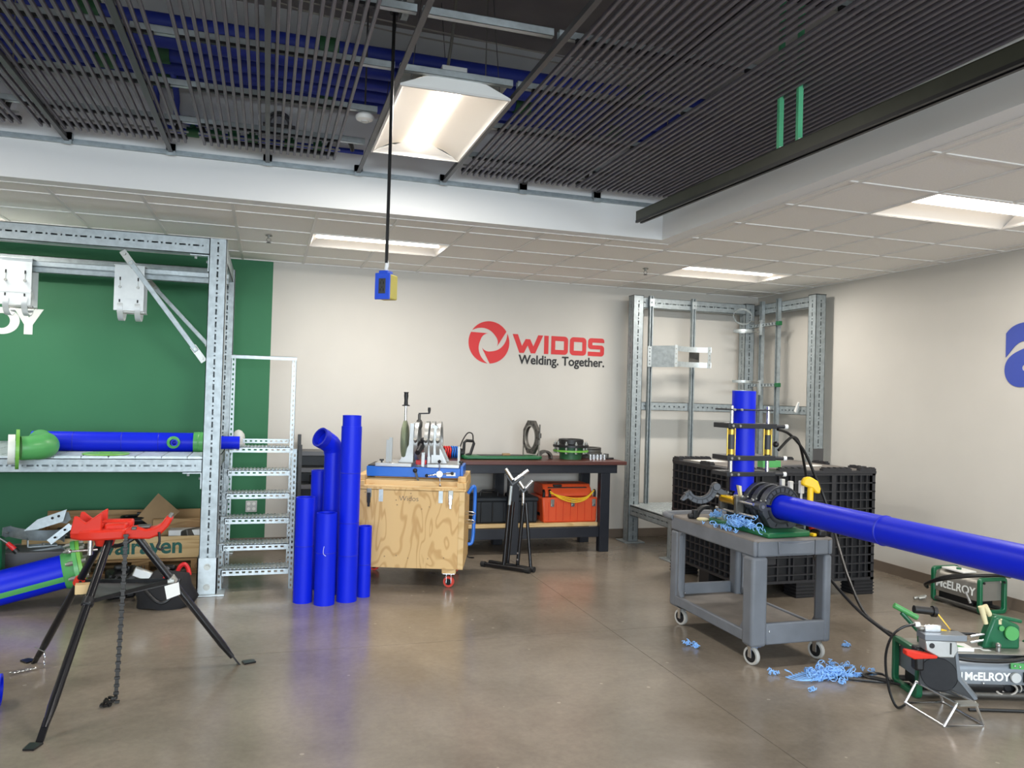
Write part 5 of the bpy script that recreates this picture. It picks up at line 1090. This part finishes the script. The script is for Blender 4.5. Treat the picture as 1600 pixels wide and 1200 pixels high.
for x, y, h in ((3.445, 4.655, .075), (3.445, 4.565, .07), (3.445, 4.45, .085)):
    build(G().box(x-.014, x+.014, y-.014, y+.014, 1.055, 1.055+h).cyl((x, y, .97), (x, y, 1.055), .008, n=8), 'lock_handle', 'paper', t, bev=.003)
for z in (.99, .91):
    build(G().cyl((PX-.205, 4.42, z), (PX-.205, 4.86, z), .010, n=10), 'guide_rod', 'steel', t)
build(G().cyl((PX-.205, 4.62, .985), (PX-.205, 4.78, .985), .030, n=14), 'hydraulic_cylinder', 'brass', t)
build(G().box(PX-.235, PX-.18, 4.64, 4.76, 1.00, 1.012), 'name_label', 'yellow', t)
for y in (4.60, 4.79): build(G().cb((PX-.19, y, .965), (.075, .03, .11)), 'cylinder_mount', 'iron', t, bev=.006)
for k in range(14): build(G().ball((PX-.21+.05*random.random(), 4.45+.4*random.random(), 1.0+.03*random.random()), .008+.004*random.random(), 8), 'bolt_head', 'zinc', t)
build(G().prism([(0, 0), (.012, .0), (.004, .075), (-.02, .08)], (3.105, 4.64, 1.01), (1, 0, 0), (0, 0, 1), (0, .03, 0)), 'wedge', 'glue', t, bev=.002)
build(G().prism([(4.55, .97), (4.62, .835), (4.78, .835), (4.80, .96)], (PX-.17, 0, 0), (0, 1, 0), (0, 0, 1), (.012, 0, 0)), 'side_guard', 'black', t)
build(G().tube([(PX-.178, 4.64, .955), (PX-.178, 4.70, .842), (PX-.178, 4.77, .842)], .004, 6), 'guard_edge', 'zinc', t)
JT = Matrix.Translation(V((2.89, 4.80, 1.065))) @ Matrix.Rotation(math.radians(-18), 4, 'Z')
oj = build(G(JT).strip(arc(0, 0, .122, 205, 362, 22), arc(0, 0, .074, 205, 362, 22), (0, 0, 0), (1, 0, 0), (0, 0, 1), (0, .05, 0)), 'open_jaw', 'clamp', t, bev=.004)
build(G(JT).strip(arc(0, 0, .094, 208, 358, 22), arc(0, 0, .086, 208, 358, 22), (0, -.006, 0), (1, 0, 0), (0, 0, 1), (0, .006, 0)), 'rib', 'clampd', oj)
for a in range(218, 358, 20):
    c_, s_ = math.cos(math.radians(a)), math.sin(math.radians(a)); build(G(JT).bar((c_*.092, -.003, s_*.092), (c_*.117, -.003, s_*.117), .005, .006), 'web', 'clampd', oj)
build(G(JT).prism([(-.075, -.03), (-.118, -.075), (-.135, -.10), (-.115, -.105), (-.085, -.085)], (0, 0, 0), (1, 0, 0), (0, 0, 1), (0, .05, 0)), 'jaw_hook', 'clamp', oj, bev=.003)
build(G(JT).cyl((.11, -.01, -.0), (.11, .06, -.0), .028, n=14).bar((.10, .025, -.01), (.19, .03, -.06), .05, .04), 'jaw_hinge', 'clamp', oj, bev=.004)
# long pipe
t = thing('long_blue_pipe', 'long horizontal blue pipe reaching from the cart towards the right edge', 'pipe', (PX, 2.9, PZ-.08))
build(G().hollow((PX, 4.85, PZ), (PX, .9, PZ), PR, .066, 48), 'pipe', 'blue', t)
for y in (3.50,): build(G().lathe([(PR, -.006), (PR+.004, -.003), (PR+.001, 0), (PR+.004, .003), (PR, .006)], (PX, y, PZ), (0, 1, 0), 48), 'weld_bead', 'bluein', t)
t = thing('pipe_rest', 'black V-roller stand holding the near end of the long blue pipe', 'pipe stand', (PX, 1.1, 0))
for a in (90, 210, 330): build(G().cyl((PX, 1.1, .5), (PX+.3*math.cos(math.radians(a)), 1.1+.3*math.sin(math.radians(a)), .015), .016, n=10), 'leg', 'blackm', t)
build(G().cyl((PX, 1.1, .48), (PX, 1.1, .85), .02, n=12), 'column', 'blackm', t)
for s in (-1, 1): build(G().cyl((PX+s*.012, 1.1, .848), (PX+s*.115, 1.1, .935), .018, n=12), 'roller', 'steel', t)
# vertical pipe in its clamp frame
VX, VY = 3.168, 4.645+.08
t = thing('vertical_blue_pipe', 'upright blue pipe standing in a clamp frame above the cart', 'pipe', (VX, VY, 1.03))
build(G().hollow((VX, VY, 1.045), (VX, VY, 1.735), PR, .066, 48), 'pipe', 'blue', t)
t = thing('upright_clamping_machine', 'upright clamping machine with gold cylinders around the vertical blue pipe', 'clamping machine', (VX, VY, 1.1))
def collar(z, h, x0, x1, m, knob=True):
    out = []; R1 = [(x0, VY-.095), (x1, VY-.095), (x1, VY+.095), (x0, VY+.095)]
    for k in range(4):
        a, b = R1[k], R1[(k+1) % 4]
        for j in range(8): out.append((a[0]+(b[0]-a[0])*j/8, a[1]+(b[1]-a[1])*j/8))
    inn = []
    for p in out:
        d = math.atan2(p[1]-VY, (p[0]-VX)); inn.append((VX+.081*math.cos(d), VY+.081*math.sin(d)))
    c_ = build(G().strip(out, inn, (0, 0, z), (1, 0, 0), (0, 1, 0), (0, 0, h), True), 'collar_plate', m, t, bev=.003)
    if knob: build(G().cyl((x1-.02, VY-.08, z+h/2), (x1+.075, VY-.095, z+h/2), .013, n=12), 'knob_rod', 'clampd', c_); build(G().cyl((x1+.06, VY-.093, z+h/2), (x1+.082, VY-.097, z+h/2), .016, n=14), 'knob', 'white', c_)
    for x in (x0+.03, x0+.085): build(G().cyl((x, VY-.095, z+h/2), (x, VY-.108, z+h/2), .009, n=8), 'bolt', 'zinc', c_)
collar(1.600, .010, 3.0, 3.345, 'clampd', False); collar(1.478, .034, 2.99, 3.375, 'clampd'); collar(1.258, .034, 2.985, 3.37, 'clampd'); collar(1.150, .030, 2.985, 3.37, 'clampd')
for x in (3.035, 3.325):
    build(G().cyl((x, VY-.06, 1.16), (x, VY-.06, 1.63), .013, n=12), 'guide_rod', 'steel', t)
    c_ = build(G().cyl((x, VY-.06, 1.292), (x, VY-.06, 1.478), .020, n=14), 'cylinder', 'plasticg', t)
    for z in (1.30, 1.435): build(G().cyl((x, VY-.06, z), (x, VY-.06, z+.035), .026, n=14), 'cylinder_gland', 'gold', c_)
    for d in (-.03, .03): build(G().cyl((x+d, VY-.06, 1.292), (x+d, VY-.06, 1.478), .005, n=8), 'tie_rod', 'gold', c_)
build(G().ball((3.40, VY-.05, 1.37), .022, 10), 'valve_knob', 'black', t)
for x in (3.175,): build(G().bar((x, VY+.16, .80), (x, VY+.16, 1.48), .025, .025).box(x-.012, x+.012, VY+.09, VY+.16, 1.455, 1.48), 'frame_post', 'clampd', t)
t = thing('yellow_handle', 'yellow pistol-shaped handle standing behind the long blue pipe', 'handle', (3.45, 4.37, 1.0))
build(G().cyl((3.45, 4.365, .83), (3.45, 4.365, 1.105), .020, n=14), 'stem', 'yellow', t)
build(G().prism([(-.06, .045), (-.045, .07), (-.01, .078), (.04, .05), (.06, .0), (.055, -.035), (.03, -.03), (.0, .0), (-.035, .01), (-.06, .02)], (3.45, 4.345, 1.10), (.95, -.3, 0), (0, 0, 1), (.0, .035, 0)), 'head', 'yellow', t, bev=.010)
build(G().cyl((3.45, 4.365, .80), (3.45, 4.365, .985), .024, n=12), 'base', 'black', t)
# small things on the cart
t = thing('utility_knife', 'small yellow and black cutter beside the green skid on the cart', 'cutter', (3.37, 4.28, .80))
build(G().bar((3.395, 4.36, .812), (3.405, 4.25, .812), .03, .02), 'body', 'yellow', t, bev=.006); build(G().bar((3.397, 4.34, .823), (3.402, 4.28, .823), .014, .006), 'slider', 'black', t, bev=.002)
t = thing('cordless_drill', 'red and black cordless tool at the right corner of the cart', 'power tool', (3.46, 4.28, .80))
build(G().box(3.425, 3.485, 4.235, 4.32, .80, .845), 'battery', 'black', t, bev=.012); build(G().bar((3.43, 4.34, .852), (3.545, 4.32, .852), .045, .04), 'body', 'vise', t, bev=.010); build(G().cyl((3.485, 4.31, .83), (3.56, 4.30, .83), .022, n=12), 'grip', 'black', t)
build(G().box(3.43, 3.51, 4.38, 4.40, .80, .90), 'white_box', 'white', loc=(3.47, 4.39, .80), bev=.003, label='white card propped behind the red cordless tool', cat='card')
build(G().lathe([(0, 0), (.04, 0), (.045, .008), (.035, .016), (0, .018)], (3.02, 4.98, .80), (0, 0, 1), 20), 'end_cap', 'glue', loc=(3.02, 4.98, .80), label='flat cream-coloured cap on the cart beside the handle end', cat='cap')
build(G().strip(arc(0, 0, .10, 10, 170, 16), arc(0, 0, .082, 10, 170, 16), (3.14, 5.10, .785), (1, 0, 0), (0, 0, 1), (0, .05, 0)), 'clamp_liner', 'clampd', loc=(3.14, 5.12, .80), label='dark half-ring clamp liner standing at the handle end of the cart', cat='clamp liner')
build(G().box(2.985, 3.02, 5.04, 5.08, .80, .865).cyl((2.985, 5.06, .82), (2.95, 5.06, .82), .02, n=10), 'clamp_key', 'clampd', loc=(3.0, 5.06, .80), bev=.006, label='stubby dark clamp key near the far left corner of the cart', cat='key')
# shavings
def curl(g, c, n=10, r=.012, R_=.02):
    a0 = random.random()*6; ax = V((random.random()-.5, random.random()-.5, random.random()*.6)).normalized(); u_, v_ = perp(ax); k = random.choice((7, 9, 12)); h = random.random()*.04
    g.tube([V(c)+u_*R_*math.cos(a0+i*.8)+v_*R_*math.sin(a0+i*.8)+ax*h*i/k for i in range(k)], .0028, 4)
g = G()
for k in range(105): curl(g, (3.03+random.gauss(0, .028), 4.52+random.gauss(0, .07), .835+abs(random.gauss(0, .025))), R_=.010+.012*random.random())
for k in range(26): curl(g, (3.06+random.gauss(0, .02), 4.84+random.gauss(0, .03), .845+abs(random.gauss(0, .015))), R_=.012)
for k in range(22): curl(g, (2.96+random.gauss(0, .02), 4.62+random.gauss(0, .07), .806+.01*random.random()), R_=.011)
build(g, 'pipe_shavings', 'shav', loc=(3.03, 4.55, .80), kind='stuff', label='curly light blue plastic shavings heaped on the cart')
g = G()
for k in range(130): curl(g, (3.29+random.gauss(0, .085), 3.98+random.gauss(0, .035), .008+abs(random.gauss(0, .016))), R_=.012+.016*random.random())
for cx_, cy_, n in ((2.776, 4.72, 12), (2.79, 4.66, 8), (3.851, 4.467, 10), (3.0, 4.1, 8), (3.06, 3.811, 7), (3.47, 4.13, 8), (3.55, 4.10, 6), (3.50, 3.95, 8), (3.30, 3.86, 8), (3.62, 3.99, 5), (3.42, 4.05, 8)):
    for k in range(n): curl(g, (cx_+random.gauss(0, .014), cy_+random.gauss(0, .012), .008+random.random()*.01), R_=.010)
for k in range(7):
    x0 = 3.12+.03*k; g.tube(spl([(x0, 3.98, .006), (x0-.09, 4.02+.01*k, .012), (x0-.06, 3.93, .02), (x0+.08, 3.93+.01*k, .012), (x0+.25, 3.97, .006), (x0+.33, 3.94, .006)], 6), .003, 5)
build(g, 'pipe_shavings', 'shav', loc=(3.29, 3.98, 0), kind='stuff', label='curly light blue plastic shavings scattered on the floor by the cart')

# ------------------------------------------------------------------ hydraulic units and heater stand
def endframe(g_o, u, v, W, H, th, r=.05, wd=.03):
    o_ = rrect(0, W, 0, H, r, r, 4); i_ = rrect(wd, W-wd, wd, H-wd, r*.5, r*.5, 4)
    return G().strip(o_, i_, g_o, u, v, th, True)
t = thing('hydraulic_unit', 'far green-framed hydraulic unit with white lettering by the right wall', 'hydraulic unit', (5.66, 5.15, 0))
for y in (4.90, 5.36): build(endframe((5.52, y, 0), (1, 0, 0), (0, 0, 1), .285, .295, (0, .035, 0), .035), 'end_frame', 'mcg', t, bev=.006)
for x in (5.545, 5.78): build(G().cyl((x, 4.93, .03), (x, 5.37, .03), .018, n=12), 'bottom_rail', 'iron', t)
g = G(); pr = [(5.535, .10), (5.53, .17), (5.54, .23), (5.575, .27), (5.63, .285), (5.70, .285), (5.755, .27), (5.785, .23), (5.79, .10)]
build(G().prism(pr, (0, 4.935, 0), (1, 0, 0), (0, 0, 1), (0, .43, 0)), 'cowl', 'hydbody', t)
build(G().box(5.55, 5.77, 5.0, 5.34, .04, .10).cyl((5.60, 4.97, .1), (5.60, 5.3, .1), .05, n=14), 'pump', 'black', t, bev=.01)
build(G().box(5.56, 5.70, 5.1, 5.32, .288, .302), 'panel', 'white', t, bev=.003); build(G().cyl((5.62, 5.2, .302), (5.62, 5.2, .315), .02, n=12), 'gauge', 'mcg', t)
text('McELROY', 'lettering', 'wtext', t, (5.525, 5.345, .140), (0, -1, .0), (.06, 0, 1), .092, .0006, .002, 1.0)
for k in range(3): build(G().tube(spl([(5.45, 5.36, .12+.012*k), (5.38, 5.30, .17), (5.42, 5.12, .25+.01*k), (5.55, 4.95, .305), (5.72, 4.88, .315), (5.85, 4.92, .29)], 7), .013, 8), 'hose', 'cable', t)
build(G().cyl((5.50, 5.02, .16), (5.50, 4.97, .08), .010, n=8), 'hose_fitting', 'steel', t)
for p in ((5.44, 5.37, .03), (5.47, 5.39, .035), (5.42, 5.4, .025)): build(G().cyl(p, V(p)+V((-.05, .02, -.01)), .014, n=8), 'coupler', 'zinc', t)
for x in (5.555, 5.77): build(G().cyl((x, 4.9, .255), (x, 4.892, .255), .010, n=8), 'bolt', 'black', t)
build(G().tube([(5.87, 4.75, 0.02), (5.87, 4.75, .40)], .016, 10), 'black_post', 'black', loc=(5.87, 4.75, 0), label='thin black post by the right wall behind the far hydraulic unit', cat='post')

HM = frame((3.56, 3.56, 0), math.atan2(-.298, .954)); hm = HM.to_3x3()
t = thing('hydraulic_unit', 'near green-framed hydraulic unit with white lettering beside the heater stand', 'hydraulic unit', HM @ V((.4, .15, 0)))
for s in (.0, .78): build(G(HM).strip(rrect(0, .30, 0, .28, .035, .035, 4), rrect(.03, .27, .03, .25, .018, .018, 4), (s, .0, 0), (0, 1, 0), (0, 0, 1), (.035, 0, 0), True), 'end_frame', 'mcg', t, bev=.006)
for y in (.03, .27): build(G(HM).cyl((.03, y, .03), (.79, y, .03), .018, n=12), 'bottom_rail', 'iron', t)
build(G(HM).prism([(.0, .10), (.0, .175), (.012, .215), (.045, .245), (.10, .258), (.20, .258), (.255, .245), (.29, .21), (.295, .10)], (.04, 0, 0), (0, 1, 0), (0, 0, 1), (.735, 0, 0)), 'cowl', 'hyd2', t)
build(G(HM).box(.04, .775, .02, .28, .259, .266), 'deck', 'hydbody', t, bev=.002)
text('McELROY', 'lettering', 'wtext', t, HM @ V((.268, -.001, .122)), hm @ V((1, 0, 0)), (0, 0, 1), .062, .0006, .002, .98)
build(G(HM).box(.25, .256, -.002, 0, .122, .165), 'lettering_bar', 'wtext', t)
build(G(HM).box(.06, .74, .05, .26, .03, .10).cyl((.2, .05, .085), (.5, .05, .085), .045, n=14), 'pump', 'black', t, bev=.008)
for k in range(6): build(G(HM).tube([(.52+.06*math.cos(2*PI*i/18)+.012*k, .02+.006*k, .068+.034*math.sin(2*PI*i/18)) for i in range(18)], .006, 6, True), 'hose_coil', 'wirew' if k % 3 == 0 else 'cable', t)
build(G(HM).cyl((.55, -.005, .145), (.55, -.02, .145), .028, n=18), 'gauge', 'plate', t); build(G(HM).box(.525, .66, -.008, .0, .19, .225), 'valve_plate', 'greenp', t, bev=.003); build(G(HM).box(.60, .66, -.02, .0, .115, .175), 'socket_box', 'black', t, bev=.004)
for s, z in ((.545, .21), (.575, .205), (.61, .21), (.27, .108), (.37, .108)): build(G(HM).ball((s, -.01, z), .007, 8), 'screw', 'steel', t)
build(G(HM).box(.21, .345, .04, .14, .267, .287), 'info_plate', 'white', t, bev=.002); build(G(HM).prism([(.22, .06), (.30, .06), (.25, .13)], (0, 0, .288), (1, 0, 0), (0, 1, 0), (0, 0, .001)), 'info_print', 'greenp', t)
for k, (a, b) in enumerate(((.38, .10), (.41, .07), (.44, .13))): build(G(HM).box(a, a+.05, b, b+.025, .267, .268), 'sticker', 'wtext', t)
build(G(HM).cyl((.50, .07, .267), (.50, .07, .29), .014, n=10).ball((.50, .07, .30), .016, 10), 'breather', 'zinc', t)
build(G(HM).tube(spl([(.12, -.012, .268), (.25, -.03, .245), (.4, -.035, .24), (.52, -.03, .245), (.66, -.02, .27)], 6), .011, 8), 'hose', 'cable', t)
pv = build(G(HM).prism([(.44, .262), (.47, .36), (.50, .44), (.53, .455), (.66, .40), (.66, .262)], (0, .12, 0), (1, 0, 0), (0, 0, 1), (0, .07, 0)), 'control_head', 'mcg', t, bev=.015)
build(G(HM).cyl((.60, .115, .36), (.60, .10, .36), .04, n=20).cyl((.545, .115, .385), (.545, .11, .385), .016, n=12), 'control_dial', 'greenp', pv)
build(G(HM).bar((.515, .15, .45), (.68, .15, .42), .03, .02), 'control_bar', 'mcg', pv, bev=.006); build(G(HM).box(.525, .555, .12, .16, .40, .44), 'control_knob', 'glue', pv, bev=.006)
for a, b in (((.475, .15, .40), (.445, .15, .50)), ((.52, .17, .43), (.478, .17, .50))): build(G(HM).cyl(a, b, .013, .017, n=12), 'lever_grip', 'glue', pv)
build(G(HM).tube([(.30, .2, .335), (.36, .2, .322), (.42, .2, .325), (.46, .18, .33)], [.010, .010, .008, .006], 8), 'lever', 'black', pv)
for z in (.30, .335): build(G(HM).cyl((.38, .14, z-.01), (.46, .14, z+.006), .007, n=8), 'valve_stem', 'steel', pv)
build(G(HM).tube([(-.02, .24, .47), (.11, .22, .405)], .017, 10), 'carry_handle', 'greenp', t, label='pale green tubular handle'); build(G(HM).tube([(.02, .23, .43), (.11, .2, .33), (.115, .2, .27)], .013, 10), 'handle_post', 'mcg', t)

HS = frame((3.503, 3.356, 0), math.atan2(-.298, .954)); q = .003472
t = thing('heater_stand', 'aluminium pipe heater in a bright wire stand on the floor at lower right', 'heater stand', HS @ V((0, 0, 0)))
P1, P2, P3, P4 = HS.inverted() @ V((3.45, 3.53, .006)), HS.inverted() @ V((3.40, 3.22, .006)), HS.inverted() @ V((3.625, 3.185, .006)), HS.inverted() @ V((3.675, 3.49, .006))
T1, T2, T3, T4 = P1*.72+P4*.28+V((0, 0, .115)), P2*.68+P3*.32+V((0, 0, .115)), P2*.22+P3*.78+V((0, 0, .115)), P1*.22+P4*.78+V((0, 0, .115))
for loop in ([P1, P2, P3, P4],): build(G(HS).tube(loop, .0075, 8, True), 'base_wire', 'steel', t)
for a, b, c_, d_ in ((P2, T2, T3, P3), (P1, T1, T4, P4)): build(G(HS).tube([a, b, c_, d_], .0075, 8), 'end_hoop', 'steel', t)
for a, b in ((T1, T2), (T4, T3)): build(G(HS).tube([a, b], .007, 8), 'cross_wire', 'steel', t)
build(G(HS).bar(T2, T3, .05, .012).ball(T2, .01).ball(T3, .01), 'saddle', 'zinc', t)
# pouch plate (leaning, faces the left) and heater head
PT = HS @ Matrix.Translation(V((.03, .075, 0))) @ Matrix.Rotation(math.radians(-28), 4, 'Z')
po = build(G(PT).prism([(-.12, .12), (.14, .08), (.15, .10), (.075, .19), (.045, .43), (-.075, .43), (-.10, .40)], (.03, .0, 0), (1, 0, 0), (0, 0, 1), (0, .045, 0)), 'heater_pouch', 'plasticg', t, bev=.006)
build(G(PT).prism([(.045+.0, .43), (.055, .43), (.088, .19), (.165, .10), (.15, .09), (.07, .185)], (.03, -.004, 0), (1, 0, 0), (0, 0, 1), (0, .053, 0)), 'pouch_edge', 'hyd2', po)
build(G(PT).lathe([(0, 0), (.088, 0), (.092, -.004), (.092, .0)], (.01, -.003, .195), (0, -1, 0), 32), 'heater_disc', 'clampd', po)
build(G(HS).box(-.11, .115, -.06, .03, .415, .447), 'head_plate', 'hyd2', t, bev=.003)
hb = build(G(HS).prism([(-.105, .415), (.06, .415), (.075, .37), (.05, .325), (-.03, .325), (-.10, .36)], (0, -.055, 0), (1, 0, 0), (0, 0, 1), (0, .08, 0)), 'head_block', 'alu', t, bev=.006)
build(G(HS).cyl((-.07, -.058, .388), (-.07, -.05, .388), .014, n=14).box(.026, .034, -.057, -.05, .345, .405), 'port_hole', 'ink', hb)
build(G(HS).box(-.11, .0, .0, .05, .447, .475), 'cable_box', 'hydbody', t, bev=.012); build(G(HS).cb((-.04, -.004, .465), (.09, .01, .04)), 'indicator', 'steel', t, bev=.008)
build(G(HS).cyl((-.125, .02, .478), (-.10, .02, .478), .014, n=12), 'cable_gland', 'white', t)
build(G(HS).cyl((-.10, .08, .545), (.015, .08, .535), .021, n=16), 'grip', 'black', t); build(G(HS).cyl((.0, .08, .536), (.02, .08, .534), .03, n=16), 'grip_flange', 'black', t)
build(G(HS).bar((.022, .08, .535), (.09, .06, .445), .03, .006), 'brass_strut', 'brass', t); build(G(HS).prism([(-.01, 0), (.05, 0), (.03, .05), (-.03, .05)], (0, .02, .448), (1, 0, 0), (0, 1, 0), (0, 0, .003)), 'brass_plate', 'yellow', t)
build(G(HS).prism([(-.215, .338), (-.215, .365), (-.12, .352), (-.045, .338), (-.05, .325), (-.17, .318)], (0, -.075, 0), (1, 0, 0), (0, 0, 1), (0, .045, 0)), 'red_lever', 'vise', t, bev=.006)
build(G(HS).cb((-.09, .05, .29), (.05, .06, .13)), 'motor_block', 'black', t, bev=.012)
hw_ = lambda s, y, z: HS @ V((s, y, z))
def cable(name, lab, pts, r=.008): build(G().tube(spl(pts, 8), r, 8), name, 'cable', loc=pts[0], label=lab, cat='cable')
cable('heater_cable', 'black cable looping from the heater head down to the floor coil', [hw_(-.12, .02, .478), hw_(-.19, .02, .46), hw_(-.24, .04, .40), hw_(-.26, .06, .28), hw_(-.24, .06, .12), hw_(-.20, .05, .02), hw_(-.13, .1, .012)], .007)
cable('hydraulic_hose', 'upper black hose arching from the clamp frame behind the blue pipe', [(3.40, 4.66, 1.475), (3.53, 4.70, 1.44), (3.67, 4.72, 1.32), (3.78, 4.72, 1.12), (3.85, 4.70, .95), (3.83, 4.55, .70), (3.72, 4.3, .50), (3.68, 4.1, .33), (3.74, 3.95, .25), (3.70, 3.72, .24)], .010)
cable('hydraulic_hose', 'lower black hose running from the cart edge to the near hydraulic unit', [(3.41, 4.66, 1.33), (3.55, 4.7, 1.42), (3.65, 4.74, 1.36), (3.76, 4.8, 1.12), (3.78, 4.75, .9), (3.60, 4.5, .62), (3.58, 4.3, .50), (3.62, 4.1, .36), (3.70, 3.95, .26), (3.68, 3.74, .22)], .010)
cable('floor_cable', 'black cable coiled on the floor between shavings and heater stand', [(3.70, 3.75, .01), (3.60, 3.86, .01), (3.48, 4.0, .01), (3.42, 4.06, .01), (3.36, 4.02, .01), (3.36, 3.94, .01), (3.48, 3.86, .01), (3.60, 3.80, .012), (3.64, 3.9, .02), (3.58, 3.95, .015), (3.50, 3.90, .02), (3.58, 3.78, .02), (3.68, 3.68, .01)], .008)
cable('floor_cable', 'black cable on the floor at the lower right corner', [(3.72, 3.36, .01), (3.85, 3.32, .01), (4.0, 3.27, .01), (4.2, 3.2, .01), (4.4, 3.2, .01)], .009)
cable('floor_cable', 'thin black cord hanging from bench shelf beside the plywood crate', [(1.98, 7.84, .30), (1.99, 7.80, .22), (1.985, 7.79, .1), (2.0, 7.76, .012), (2.05, 7.7, .01)], .006)
